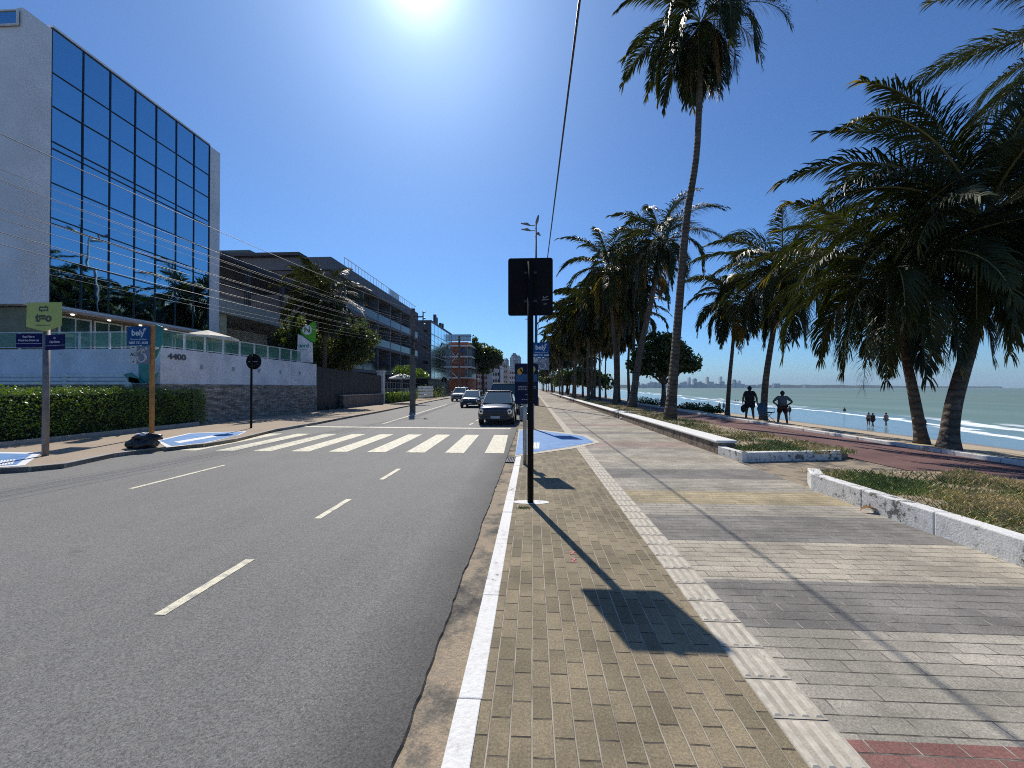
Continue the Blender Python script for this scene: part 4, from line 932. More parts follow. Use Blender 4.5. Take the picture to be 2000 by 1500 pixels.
stk = mt('sticker_grey', (.16, .16, .17), .6); b = MB(); sx_, sz_ = c.x+.17, 2.83
for pts in (((0,.05),(.015,.06),(.03,.03),(.015,.02)), ((.02,.035),(.075,.062),(.08,.052),(.03,.022)), ((-.012,.01),(.085,.018),(.085,.004),(-.01,-.004)), ((.01,-.05),(.06,-.045),(.055,-.06),(.015,-.062))):
    b.vprism([(sx_+p[0], sz_+p[1]) for p in pts], c.y+.0475, c.y+.049)
b.build('sticker', stk, t)
# blue information panel on a grey post
c = G(1025, 907); t = thing('information_sign', (c.x, c.y, 0), 'dark blue information panel with yellow figures on a grey post', 'information sign')
MB().tube([(c.x, c.y, -.05), (c.x, c.y, 2.1)], .042, 14).build('post', Mt['galv'], t, smooth=True)
cx = c.x+.035; po = []
for ax, az_, a0 in ((.21, 1.29, -90), (.21, 2.07, 0), (-.21, 2.07, 90), (-.21, 1.29, 180)):
    for k in range(5): a = R(a0+k*22.5); po.append((cx+ax+.03*math.cos(a), az_+.03*math.sin(a)))
pf = c.y-.055
navy = mt('navy_panel', (.008, .013, .045), .75, spec=.2); MB().vprism(po, pf, c.y-.043).build('panel', navy, t)
b = MB(); b.box(cx-.225, cx+.225, pf-.002, pf-.0005, 1.72, 1.88); b.build('picture_band', mt('panel_blue', (.01, .07, .17), .45), t)
def disc(mb, x, z, rx, rz, y, n=14): mb.vprism([(x+rx*math.cos(2*math.pi*k/n), z+rz*math.sin(2*math.pi*k/n)) for k in range(n)], y-.003, y-.0022)
b = MB(); disc(b, cx-.14, 1.93, .05, .065, pf); disc(b, cx-.10, 1.97, .03, .05, pf); b.build('yellow_figure', mt('print_orange', (.55, .28, .03), .5), t)
b = MB(); disc(b, cx+.14, 1.98, .045, .065, pf); b.vprism([(cx+.12, 1.93), (cx+.16, 1.93), (cx+.142, 1.86)], pf-.003, pf-.0022); b.build('balloon', mt('print_lime', (.40, .42, .14), .5), t)
b = MB()
for k, (x0, x1, z_) in enumerate(((-.17, .17, 1.62), (-.17, .18, 1.585), (-.17, .06, 1.55), (-.1, .0, 1.345), (-.02, .08, 1.45))):
    x = x0
    while x < x1: wl = .018+.02*((k*7+int(x*100)) % 3)/2; b.box(cx+x, cx+x+wl, pf-.002, pf-.0005, z_, z_+.012); x += wl+.010
b.build('small_print', mt('print_white', (.35, .38, .45), .5), t)
MB().box(c.x-.10, c.x+.09, c.y+.045, c.y+.10, .92, 1.2).build('shadow_plate', Mt['greymetal'], t, bevel=.02)  # plate added to cast the small shadow near this post, real caster unseen

def wheelchair(t, cx, y, cz, s, mat):
    b = MB()
    for k in range(14):
        a0, a1 = R(-200+k*20), R(-200+(k+1)*20); 
        if k > 11: break
        b.tube([(cx-.1*s+.27*s*math.cos(a0), y, cz-.18*s+.27*s*math.sin(a0)), (cx-.1*s+.27*s*math.cos(a1), y, cz-.18*s+.27*s*math.sin(a1))], .045*s, 5)
    for q in (((-.12,.12),(-.02,.34),(.14,.26)), ((-.05,.10),(.16,.06),(.26,-.28)), ((-.35,.18),(-.1,.4),(.1,.36))):
        b.tube([(cx+x*s, y, cz+z_*s) for x, z_ in q], .05*s, 5)
    b.ball((cx+.22*s, y, cz+.42*s), .08*s, .01, .08*s, 8, 6); b.build('wheelchair_symbol', mat, t)
def stop_sign(name, base, label, cx_off, wd, zt, zb, zm, polemat, poleh, side=-1, full=True):
    t = thing(name, base, label, 'street sign'); X, Y, _ = base
    MB().box(X-.05, X+.05, Y-.05, Y+.05, -.05, poleh).build('pole', polemat, t, bevel=.01)
    x0, x1 = (X+cx_off-wd/2, X+cx_off+wd/2); y = Y-.075
    bp = mt('sign_blue', (.010, .075, .23), .75, spec=.2); MB().box(x0, x1, y, y+.015, zm+.02, zt).build('panel', bp, t)
    wht = mt('sign_white', (.62, .66, .7), .5); cxx = (x0+x1)/2; H = zt-zm
    lettering('bely', H*.42, (cxx-wd*.03, y-.002, zt-H*.33), t, wht, bold=.006)
    b = MB(); q = H*.1; 
    for k, (dx, dz) in enumerate(((.0, .0), (.6, .9), (1.3, .2), (1.6, 1.1))): b.tube([(cxx+wd*.2+dx*q*.6, y-.002, zt-H*.22+dz*q*.6), (cxx+wd*.2+(dx*.6+.6)*q, y-.002, zt-H*.22+(dz*.6+.7)*q)], q*.22, 5)
    b.build('logo_mark', wht, t)
    lettering('Governo do Povo', H*.12, (cxx, y-.002, zt-H*.66), t, wht); lettering('0800 731 3600', H*.17, (cxx, y-.002, zt-H*.84), t, wht, bold=.002)
    xa = x0+wd*.14 if full else x0; g_ = mt('sign_slate', (.16, .18, .24), .5)
    MB().box(xa, xa+wd*.28, y, y+.015, zb, zm).build('side_panel', mt('sign_pale', (.50, .52, .55), .5), t)
    MB().box(xa+wd*.28+.002, x1, y, y+.015, zb, zm).build('lower_panel', g_, t)
    wheelchair(t, xa+wd*.28+(x1-xa-wd*.28)*.5, y-.004, (zb+zm)/2, (zm-zb)*.85, mt('symbol_white', (.5, .52, .56), .5))
    dk = mt('sign_black', (.02, .02, .025), .5)
    lettering('AC', (zm-zb)*.26, (xa+wd*.14, y-.002, zb+(zm-zb)*.52), t, dk, bold=.004)
    b = MB(); b.vprism([(xa+wd*.07, zm-.06), (xa+wd*.21, zm-.06), (xa+wd*.14, zm-.02)], y-.003, y-.0005)
    for z_ in (zb+(zm-zb)*.33, zb+(zm-zb)*.72): b.box(xa+.01, xa+wd*.27, y-.002, y-.0005, z_, z_+.008)
    b.box(xa+wd*.12, xa+wd*.17, y-.002, y-.0005, zb+.05, zb+.1); b.build('pictogram', dk, t)
    return t
c = G(297, 853); D = 1216/96
stop_sign('street_sign', (c.x, c.y, 0), 'blue sign with wheelchair panel on an orange post by the rubbish bags', -.40, .78, CAMZ+119/FP*D, CAMZ+46/FP*D, CAMZ+81/FP*D, mt('orange_post', (.45, .20, .05), .6, var=.3, sc=5, dirt=((.16, .08, .04), 6, .6)), CAMZ+122/FP*D)
c = G(1041, 838)
stop_sign('street_sign', (c.x, c.y, 0), 'blue sign with wheelchair panel behind the black sign pole on the right sidewalk', .31, .62, 3.33, 2.27, 2.75, Mt['galv'], 3.36, full=False)
# bus stop sign with street name plates
c = G(90, 890); D = 1216/133; t = thing('bus_stop_sign', (c.x, c.y, 0), 'lime green bus stop sign with two navy street plates on a grey post', 'bus stop sign')
MB().tube([(c.x, c.y, -.05), (c.x, c.y, CAMZ+115/FP*D)], .06, 14).build('pole', mt('weathered_grey', (.20, .18, .17), .6, var=.3, sc=6), t, smooth=True)
def L(px, py): q = P(px, py, D); return q
ysn = c.y-.09
def fx(px): return c.x+(px-92)*D/FP*1.06
def fz(py): return CAMZ+(HZ-py)/FP*D
MB().vprism([(fx(62), fz(592)), (fx(128), fz(592)), (fx(128), fz(637)), (fx(95), fz(648)), (fx(61), fz(639))], ysn, ysn+.03).build('sign_panel', mt('lime_panel', (.42, .47, .12), .55, var=.1), t)
dk = mt('sign_dark', (.06, .065, .05), .6)
lettering('t=o', .27, (fx(95), ysn-.002, fz(622)), t, dk, bold=.012)
b = MB(); bt = ysn-.003
b.box(fx(86), fx(104), bt, ysn-.0005, fz(603), fz(600)); b.box(fx(86), fx(104), bt, ysn-.0005, fz(608.5), fz(606)); b.box(fx(86), fx(88), bt, ysn-.0005, fz(606), fz(603)); b.box(fx(102), fx(104), bt, ysn-.0005, fz(606), fz(603)); b.box(fx(90), fx(92), bt, ysn-.0005, fz(611), fz(608.5)); b.box(fx(98), fx(100), bt, ysn-.0005, fz(600), fz(598)); b.build('bus_symbol', dk, t)
b = MB(); b.box(fx(81), fx(108), bt, ysn-.0005, fz(637), fz(635.6)); b.build('small_print', dk, t)
nv = mt('plate_navy', (.006, .007, .085), .8, spec=.15); pw = mt('plate_white', (.5, .5, .6), .5)
def plate(x0, x1, z0, z1, lines, an, sgn):
    p = thing('tmp', (0,0,0), None, None)
    ca, sa = math.cos(an), math.sin(an); org = Vector((c.x, c.y-.05, 0)); U = Vector((ca*sgn, sa, 0)); Wd = x1-x0
    a = org+U*x0; bq = MB(); nrm = Vector((0,-1,0)); bq.para(a+Vector((0,0,z0)), U*Wd, (0,.012,0), (0,0,z1-z0)); pl = bq.build('street_plate', nv, t)
    ang = math.atan2(U.y*sgn, U.x*sgn)
    H = z1-z0; mid = a+U*(Wd/2)
    for k, (tx, zz) in enumerate(lines): 
        o = lettering(tx, H*.21, Vector((mid.x, mid.y-.004, z0+H*zz)), t, pw, (R(90), 0, ang), .001, bold=.002)
    bq = MB(); bq.para(a+Vector((0,-.003,z0+H*.27)), U*Wd, (0,.002,0), (0,0,.008)); bq.build('plate_line', pw, t)
    bpy.data.objects.remove(p)
plate(.06, .70, fz(679), fz(652), (('Rua Mirtes', .78), ('Monteiro Nobrega', .52)), 0, -1)
plate(.06, .78, fz(686)+.02, fz(657)+.02, (('Av.', .78), ('Cabo Branco', .52)), R(-14), 1)
# round sign seen from behind
c = G(491, 836); D = 1216/79; t = thing('round_sign', (c.x, c.y, 0), 'round road sign seen from its black back before the stone based wall', 'road sign')
MB().tube([(c.x, c.y, -.05), (c.x, c.y, CAMZ+65/FP*D)], .04, 12).build('pole', Mt['black'], t, smooth=True)
MB().tube([(c.x+.05, c.y+.05, CAMZ+51/FP*D), (c.x+.05, c.y+.06, CAMZ+51/FP*D)], .315, 32).build('sign_disc', Mt['black'], t)
b = MB(); b.box(c.x-.16, c.x+.22, c.y+.03, c.y+.048, 2.62, 2.65); b.build('bracket', Mt['greymetal'], t)
c = G(868, 782); c = Vector((-14.0, 60, 0)); 
t = thing('round_sign', (P(867, 757, 60).x, P(867, 757, 60).y, 0), 'small far round road sign right of the white board fence', 'road sign'); q = t.location
MB().tube([(q.x, q.y, -.05), (q.x, q.y, 3.0)], .05, 10).build('pole', Mt['galv'], t); MB().tube([(q.x, q.y+.06, 2.8), (q.x, q.y+.08, 2.8)], .42, 24).build('sign_disc', Mt['black'], t)

# street lamp on the promenade
lx, ly = P(1047, 757, 34.7).x, P(1047, 757, 34.7).y
t = thing('street_lamp', (lx, ly, 0), 'tall double street lamp rising behind the black road sign', 'street lamp')
MB().tube([(lx, ly, -.05), (lx, ly, 5), (lx, ly, 16.4)], [.17, .13, .07], 12).build('pole', mt('lamp_pole', (.07, .08, .10), .45, .3), t, smooth=True)
MB().tube([(lx, ly, -.05), (lx, ly, .7)], .24, 12).build('base', Mt['darkmetal'], t)
for z_, dx, dy in ((16.2, -1, 0), (15.75, -.96, .15)):
    a = MB().tube([(lx, ly, z_-.1), (lx+dx*.55, ly+dy*.5, z_-.08)], .03, 6).build('arm', Mt['darkmetal'], t)
    MB().tube([(lx+dx*.5, ly+dy*.5, z_-.08), (lx+dx*.8, ly+dy*.8, z_+.06), (lx+dx*1.35, ly+dy*1.35, z_+.14)], [.05, .13, .06], 8).build('lamp_head', Mt['greymetal'], t, smooth=True)
for z_, dx, dy in ((16.3, .15, -.8), (15.6, .3, .8)):
    MB().tube([(lx, ly, z_-.2), (lx+dx*.6, ly+dy*.6, z_), (lx+dx*1.3, ly+dy*1.6, z_+.12)], [.04, .14, .07], 8).build('lamp_head', Mt['greymetal'], t, smooth=True)
p2 = P(1041, 757, 60)
t = thing('street_lamp', (p2.x, p2.y, 0), 'thin pale street lamp pole farther behind the first one', 'street lamp'); MB().tube([(p2.x, p2.y, 0), (p2.x, p2.y, 12)], .09, 8).build('pole', Mt['galv'], t)
MB().tube([(p2.x, p2.y, 12), (p2.x-1.2, p2.y, 12.2)], .06, 6).build('lamp_head', Mt['galv'], t)

# utility poles and their wires
pcm = mt('weathered_pole', (.15, .135, .12), .9, var=.35, sc=4, bump=.4)
def upole(x, y, h, label, arm=True, lamp=None, group=None):
    t = thing('utility_pole', (x, y, 0), label, 'utility pole')
    MB().para((x-.17, y-.13, -.15), (.34,0,0), (0,.26,0), (0,0,h*.5)).para((x-.13, y-.1, -.15+h*.5), (.26,0,0), (0,.2,0), (0,0,h*.5+.15)).build('pole', pcm, t)
    if arm:
        MB().box(x+.1, x+.75, y-.05, y+.05, h-.62, h-.54).box(x+.70, x+.76, y-.05, y+.05, h-1.2, h-.2).build('bracket', Mt['darkmetal'], t)
        for z_ in (h-.25, h-.7, h-1.1): MB().tube([(x+.76, y, z_), (x+.9, y, z_)], .05, 8).build('insulator', Mt['greymetal'], t)
        b = MB()
        for k in range(6): b.cbox((x+.12*math.sin(k*2), y-.16, h*.56+.22*k), .18, .14, .16, k)
        b.build('junction_box', Mt['darkmetal'], t)
    if lamp: MB().tube([(x, y, h), (x+2.0, y-.1, h-.05), (x+2.2, y-.1, h+.1)], [.06, .05, .12], 6).build('lamp_arm', Mt['darkmetal'], t)
    return t
u1 = P(806, 757, 27.3); upole(u1.x, u1.y, 7.15, 'nearest concrete utility pole on the left sidewalk before the dark block')
u0 = Vector((-11.4, -8.5, 0)); u2 = P(897, 757, 58); upole(u2.x, u2.y, 9.3, 'taller utility pole with lamp arm in front of the brick red building', False, True)
u3 = P(931, 757, 95); upole(u3.x, u3.y, 7.5, 'thin distant utility pole before the big dark street tree', False)
u4 = P(976, 757, 120); upole(u4.x, u4.y, 8.0, 'most distant thin utility pole near the cream building', True)
wm = mt('cable_black', (.02, .02, .022), .5); wl_ = mt('cable_grey', (.13, .135, .15), .6)
def wire(a, b_, sag, rad, mat, label, group=None, n=28):
    a, b_ = Vector(a), Vector(b_); pts = []
    for i in range(n+1): u = i/n; q = a.lerp(b_, u); q.z -= sag*4*u*(1-u); pts.append(q)
    return tag(MB().tube(pts, rad, 5).build('cable', mat, origin=tuple(a), smooth=True), label, 'cable', group)
wr = random.Random(9)
ORD = ['topmost thick cable', 'second cable from the top', 'third cable from the top', 'fourth cable from the top', 'fifth cable from the top', 'sixth cable from the top', 'middle cable', 'sixth cable from the bottom', 'fifth cable from the bottom', 'fourth cable from the bottom', 'third cable from the bottom', 'second cable from the bottom', 'lowest cable']
hs = [(6.85, 7.0, .5, .022, 1), (6.2, 6.3, .5, .010, 0), (6.05, 6.2, .55, .016, 1), (5.9, 6.1, .5, .009, 1), (5.75, 5.95, .52, .009, 1), (5.55, 5.75, .6, .010, 0), (5.35, 5.6, .5, .012, 1), (5.2, 5.4, .5, .014, 0), (5.05, 5.2, .55, .016, 0), (4.95, 5.05, .5, .008, 1), (4.8, 4.9, .55, .015, 0), (4.6, 4.75, .6, .009, 1), (4.45, 4.6, .55, .008, 1)]
for k, (z0, z1, sg, rd, lt) in enumerate(hs):
    wire((u0.x+wr.uniform(-.2, .2), u0.y, z0), (u1.x+wr.uniform(-.1, .2), u1.y-.1, z1), sg, rd*.42, wl_ if lt else wm, ORD[k]+' of the cables strung before the glass office', 'cables before the glass office')
for k, z_ in enumerate((6.6, 6.1, 5.6, 5.2, 4.8)):
    wire((u1.x+.1, u1.y+.15, z_-.1), (u2.x, u2.y, z_+.6), .5, .012, wm, ('topmost', 'second highest', 'middle', 'second lowest', 'lowest')[k]+' cable running from the nearest to the taller utility pole', 'cables between the two nearer utility poles')
wire((.62, -12, 6.6), (.42, ly, 6.3), .42, .017, wm, 'single black overhead cable crossing the sky above the promenade')

# rubbish bags, drain grate, dry leaf
c = G(272, 876); t = thing('rubbish_pile', (c.x, c.y, 0), 'heap of black rubbish bags with white litter at the left kerb', 'rubbish bags')
bag = mt('black_bag', (.012, .012, .014), .35, var=.2)
MB().ball((c.x, c.y+.1, .13), .33, .27, .19, 22, 14, rough=.5, seed=2).ball((c.x+.07, c.y+.16, .27), .31, .24, .11, 20, 12, rough=.6, seed=5).ball((c.x-.2, c.y+.1, .10), .16, .16, .12, 16, 10, rough=.5, seed=9).build('black_bag', bag, t, smooth=True)
MB().ball((c.x+.02, c.y+.12, .36), .12, .1, .05, 12, 8, rough=.9, seed=3).ball((c.x+.18, c.y+.14, .34), .1, .08, .04, 12, 8, rough=.9, seed=4).build('white_litter', Mt['white'], t)
c = G(985, 897, -.1); t = MB()
for k in range(6): t.box(-.60+k*.038, -.578+k*.038, c.y-.3, c.y+.3, -.117, -.095)
t.box(-.62, -.365, c.y-.34, c.y-.31, -.117, -.093); t.box(-.62, -.365, c.y+.31, c.y+.34, -.117, -.093)
t.build('drain_grate', Mt['darkmetal'], origin=(-.5, c.y, -.1)); o_ = bpy.data.objects['drain_grate']; tag(o_, 'small iron drain grate in the gutter by the crosswalk', 'drain grate')
c = G(1702, 1000); lf = MB(); N = 9
for i in range(N-1):
    u0_, u1_ = i/(N-1), (i+1)/(N-1); w0_ = .05*math.sin(math.pi*u0_)+.002; w1_ = .05*math.sin(math.pi*u1_)+.002
    f_ = lambda u, w_: (c.x-.16+.32*u, c.y+w_, .012+.045*abs(math.sin(u*5))+abs(w_)*.5)
    lf.face([f_(u0_, -w0_), f_(u1_, -w1_), f_(u1_, 0), f_(u0_, 0)]); lf.face([f_(u0_, 0), f_(u1_, 0), f_(u1_, w1_), f_(u0_, w0_)])
tag(lf.build('fallen_leaf', mt('dry_leaf', (.38, .20, .07), .6), origin=tuple(c)), 'curled dry brown leaf against the peeling white wall', 'leaf')
c = G(1214, 819.5); tag(MB().box(c.x-.09, c.x+.09, c.y-.07, c.y+.07, 0, .11).build('takeaway_box', Mt['white'], origin=tuple(c), bevel=.02), 'small white box left on the paving by the bench wall gap', 'box')

# ------------------------------------------------------------------ vehicles
Mt['tyre'] = mt('tyre_rubber', (.015, .015, .016), .8); Mt['rim'] = mt('alloy_rim', (.30, .31, .32), .3, .8)
Mt['chrome'] = mt('lamp_chrome', (.75, .77, .8), .12, .9); Mt['plate'] = mt('number_plate', (.42, .43, .46), .5)
def carglass():
    d = Nd('car_glass'); d.set(.04, 0, .9); d.base((.05, .075, .07)); d.b.inputs['Coat Weight'].default_value = 1.; return d.m
Mt['carglass'] = carglass()
def paint(name, col, metal=.0):
    d = Nd(name); d.set(.3, metal, .5); d.base(col); d.b.inputs['Coat Weight'].default_value = 1.; d.b.inputs['Coat Roughness'].default_value = .04; return d.m
def car(base, W, Lg, H, col, label, suv=0, van=0, name='car'):
    X, Y, Z = base; t = thing(name, base, label, name.replace('_', ' '))
    hb = H*(.60 if not van else .52); zb = .24+.05*suv; hood = H*(.58 if not van else .5)
    prof = [(0, zb+.06, hood*.80, .86), (.08, zb, hood*.90, .95), (.30, zb-.02, hood*.97, .985), (1.0 if not van else .5, zb-.04, hood*1.04, 1.), (Lg*.5, zb-.04, hb*1.08, 1.), (Lg-.6, zb-.02, hb*1.1, .99), (Lg-.1, zb+.05, hb*1.05, .94), (Lg, zb+.12, hb*.9, .88)]
    ring = []; b = MB()
    for (y, z0, z1, k) in prof:
        w_ = W/2*k; pts = [(-w_*.90, z0), (-w_*.985, z0+.12), (-w_, z0+(z1-z0)*.5), (-w_*.97, z1-.12), (-w_*.86, z1-.02), (-w_*.4, z1+.02), (w_*.4, z1+.02), (w_*.86, z1-.02), (w_*.97, z1-.12), (w_, z0+(z1-z0)*.5), (w_*.985, z0+.12), (w_*.90, z0)]
        ring.append([(X+px, Y+y, Z+pz) for px, pz in pts])
    K = len(ring[0])
    for i in range(len(ring)-1):
        for k in range(K): q = (k+1) % K; b.face([ring[i][k], ring[i+1][k], ring[i+1][q], ring[i][q]][::-1])
    b.face(ring[0][::-1][::-1]); b.face(ring[-1][::-1])
    bm_ = bmesh_fix(b); o = bm_.build('body', col, t, smooth=True); sdv = o.modifiers.new('s', 'SUBSURF'); sdv.levels = 1; sdv.render_levels = 1
    # greenhouse
    y0, y1 = (.95 if not van else .35), Lg-.25; yr0, yr1 = (y0+.85 if not van else y0+.55), Lg-(.75 if not van else .4)
    zb2, zr = Z+hb*1.02, Z+H; wb_, wr_ = W/2*.93, W/2*(.74 if not van else .84)
    a = [Vector((X-wb_, Y+y0, zb2-.02)), Vector((X+wb_, Y+y0, zb2-.02)), Vector((X+wb_, Y+y1, zb2)), Vector((X-wb_, Y+y1, zb2))]
    c_ = [Vector((X-wr_, Y+yr0, zr-.07)), Vector((X+wr_, Y+yr0, zr-.07)), Vector((X+wr_, Y+yr1, zr-.05)), Vector((X-wr_, Y+yr1, zr-.05))]
    b = MB(); b.face(a[::-1]); b.face(c_); 
    for i in range(4): b.face([a[i], a[(i+1) % 4], c_[(i+1) % 4], c_[i]])
    bmesh_fix(b).build('cabin', col, t, bevel=.05)
    rf = MB(); rf.face([c_[0]+Vector((.05,.05,.012)), c_[1]+Vector((-.05,.05,.012)), c_[2]+Vector((-.05,-.05,.012)), c_[3]+Vector((.05,-.05,.012))])
    n_ = len(rf.v); rf2 = MB().box(X-wr_+.03, X+wr_-.03, Y+yr0+.02, Y+yr1, zr-.075, zr); rf2.build('roof', col, t, bevel=.035)
    def paneq(nm, i, j, m=.07):
        A, B_, Cc, Dd = a[i], a[j], c_[j], c_[i]; nr = (B_-A).cross(Dd-A).normalized(); cen = (A+B_+Cc+Dd)/4
        q = [cen+(v-cen)*(1-2*m) for v in (A, B_, Cc, Dd)]
        mb = MB(); n0 = nr*.012; mb.face([v+n0 for v in q]); mb.build(nm, Mt['carglass'], t)
    paneq('windscreen', 0, 1, .05); paneq('side_window', 1, 2); paneq('side_window', 3, 0); paneq('rear_window', 2, 3)
    # face
    bl = Mt['darkmetal']; mb = MB(); mb.box(X-W*.34, X+W*.34, Y-.03, Y+.08, Z+hood*.52, Z+hood*.72); mb.build('grille', bl, t, bevel=.015)
    MB().box(X-W*.40, X+W*.40, Y-.035, Y+.1, Z+zb+.02, Z+zb+.20).build('bumper', bl, t, bevel=.03)
    MB().box(X-.20, X+.20, Y-.06, Y-.037, Z+hood*.36, Z+hood*.36+.12).build('number_plate', Mt['plate'], t)
    for s_ in (-1, 1):
        hx = X+s_*W*.385; hz_ = Z+hood*.70
        MB().tube([(hx, Y-.02, hz_), (hx, Y+.12, hz_)], .115, 16).build('headlight', Mt['chrome'], t)
        MB().tube([(hx, Y-.03, hz_), (hx, Y-.021, hz_)], .05, 12).build('lamp_lens', bl, t)
        MB().ball((X+s_*(W/2+.09), Y+y0+.45, zb2+.10), .11, .06, .08).build('wing_mirror', col, t, smooth=True)
        for yy in (.78, Lg-.82):
            wx = X+s_*(W/2-.11); tl = MB().tube([(wx-.1, Y+yy, Z+.31), (wx+.1, Y+yy, Z+.31)], .31, 20); wo = tl.build('wheel', Mt['tyre'], t, bevel=.02)
            rm_ = MB().tube([(wx+s_*.07, Y+yy, Z+.31), (wx+s_*.105, Y+yy, Z+.31)], .2, 14).build('rim', Mt['rim'], t); rm_.parent = wo
    return t
def bmesh_fix(b):
    import bmesh
    me = bpy.data.meshes.new('x'); me.from_pydata(b.v, [], b.f); bmx = bmesh.new(); bmx.from_mesh(me); bmesh.ops.remove_doubles(bmx, verts=bmx.verts, dist=1e-4); bmesh.ops.recalc_face_normals(bmx, faces=bmx.faces)
    o = MB(); o.v = [tuple(v.co) for v in bmx.verts]; bmx.verts.index_update(); o.f = [tuple(v.index for v in f.verts) for f in bmx.faces]; o.m = [0]*len(o.f); bmx.free(); bpy.data.meshes.remove(me); return o
blackp = paint('black_car_paint', (.010, .011, .014)); silver = paint('silver_car_paint', (.10, .105, .11), .5); whitep = paint('white_car_paint', (.62, .63, .64)); darkv = paint('dark_van_paint', (.008, .009, .011))
car((-1.66, 17.3, -.1), 1.66, 3.9, 1.55, blackp, 'glossy black hatchback parked at the right kerb past the crosswalk')
car((-5.25, 32.2, -.1), 1.75, 4.3, 1.48, silver, 'grey car driving towards the crosswalk in the middle of the road')
car((-9.1, 47, -.1), 1.85, 4.5, 1.75, whitep, 'white off-roader behind the grey car on the left lane', 1)
car((-1.85, 24.6, -.1), 1.9, 4.8, 2.0, darkv, 'tall dark van parked behind the black hatchback', 0, 1, 'van')
car((-5.6, 75, -.1), 1.75, 4.3, 1.5, whitep, 'small distant white car beyond the grey car')
# parked motorcycle between the black car and the kerb
mx0, my0 = -.62, 20.2; t = thing('motorcycle', (mx0, my0, -.1), 'dark motorcycle parked at the kerb beside the black hatchback', 'motorcycle')
def wheel_(y):
    o = MB()
    for k in range(20):
        a0, a1 = 2*math.pi*k/20, 2*math.pi*(k+1)/20; o.tube([(mx0, y+.27*math.cos(a0), .2+.27*math.sin(a0)), (mx0, y+.27*math.cos(a1), .2+.27*math.sin(a1))], .05, 6, caps=False)
    w_ = o.build('wheel', Mt['tyre'], t); r_ = MB().tube([(mx0-.03, y, .2), (mx0+.03, y, .2)], .2, 16).build('rim', Mt['rim'], t); r_.parent = w_
wheel_(my0); wheel_(my0+1.25)
MB().tube([(mx0-.09, my0, .2), (mx0-.09, my0+.25, .85)], .025, 6).tube([(mx0+.09, my0, .2), (mx0+.09, my0+.25, .85)], .025, 6).build('fork', Mt['rim'], t)
MB().tube([(mx0-.34, my0+.35, .92), (mx0-.1, my0+.25, .9), (mx0+.1, my0+.25, .9), (mx0+.34, my0+.35, .92)], .018, 6).build('handlebar', Mt['darkmetal'], t)
MB().ball((mx0, my0+.1, .78), .1, .08, .1).build('headlight', Mt['chrome'], t, smooth=True)
MB().ball((mx0, my0+.55, .68), .16, .3, .15).build('fuel_tank', blackp, t, smooth=True); MB().box(mx0-.13, mx0+.13, my0+.8, my0+1.4, .6, .7).build('seat', Mt['tyre'], t, bevel=.03)
MB().box(mx0-.14, mx0+.14, my0+.35, my0+.9, .15, .5).build('engine', Mt['darkmetal'], t, bevel=.04)

# ------------------------------------------------------------------ people
skin = mt('skin_brown', (.16, .085, .055), .6); skin2 = mt('skin_tan', (.30, .17, .11), .6); hairm = mt('dark_hair', (.012, .01, .009), .7)
def skinned(name, V, E, rads, mat, parent, sub=1):
    me = bpy.data.meshes.new(name); me.from_pydata(V, E, []); o = bpy.data.objects.new('tmp', me); C.objects.link(o)
    md = o.modifiers.new('s', 'SKIN'); sv = me.skin_vertices[0].data
    for i, q in enumerate(rads): sv[i].radius = (q, q) if isinstance(q, (int, float)) else q; sv[i].use_root = (i == 0)
    ss = o.modifiers.new('d', 'SUBSURF'); ss.levels = sub; ss.render_levels = sub
    bpy.context.view_layer.update(); m2 = bpy.data.meshes.new_from_object(o.evaluated_get(bpy.context.evaluated_depsgraph_get())); bpy.data.objects.remove(o)
    m2.materials.clear(); m2.materials.append(mat); m2.polygons.foreach_set('use_smooth', [True]*len(m2.polygons)); m2.name = name
    r_ = bpy.data.objects.new(name, m2); C.objects.link(r_); r_.parent = parent; return r_
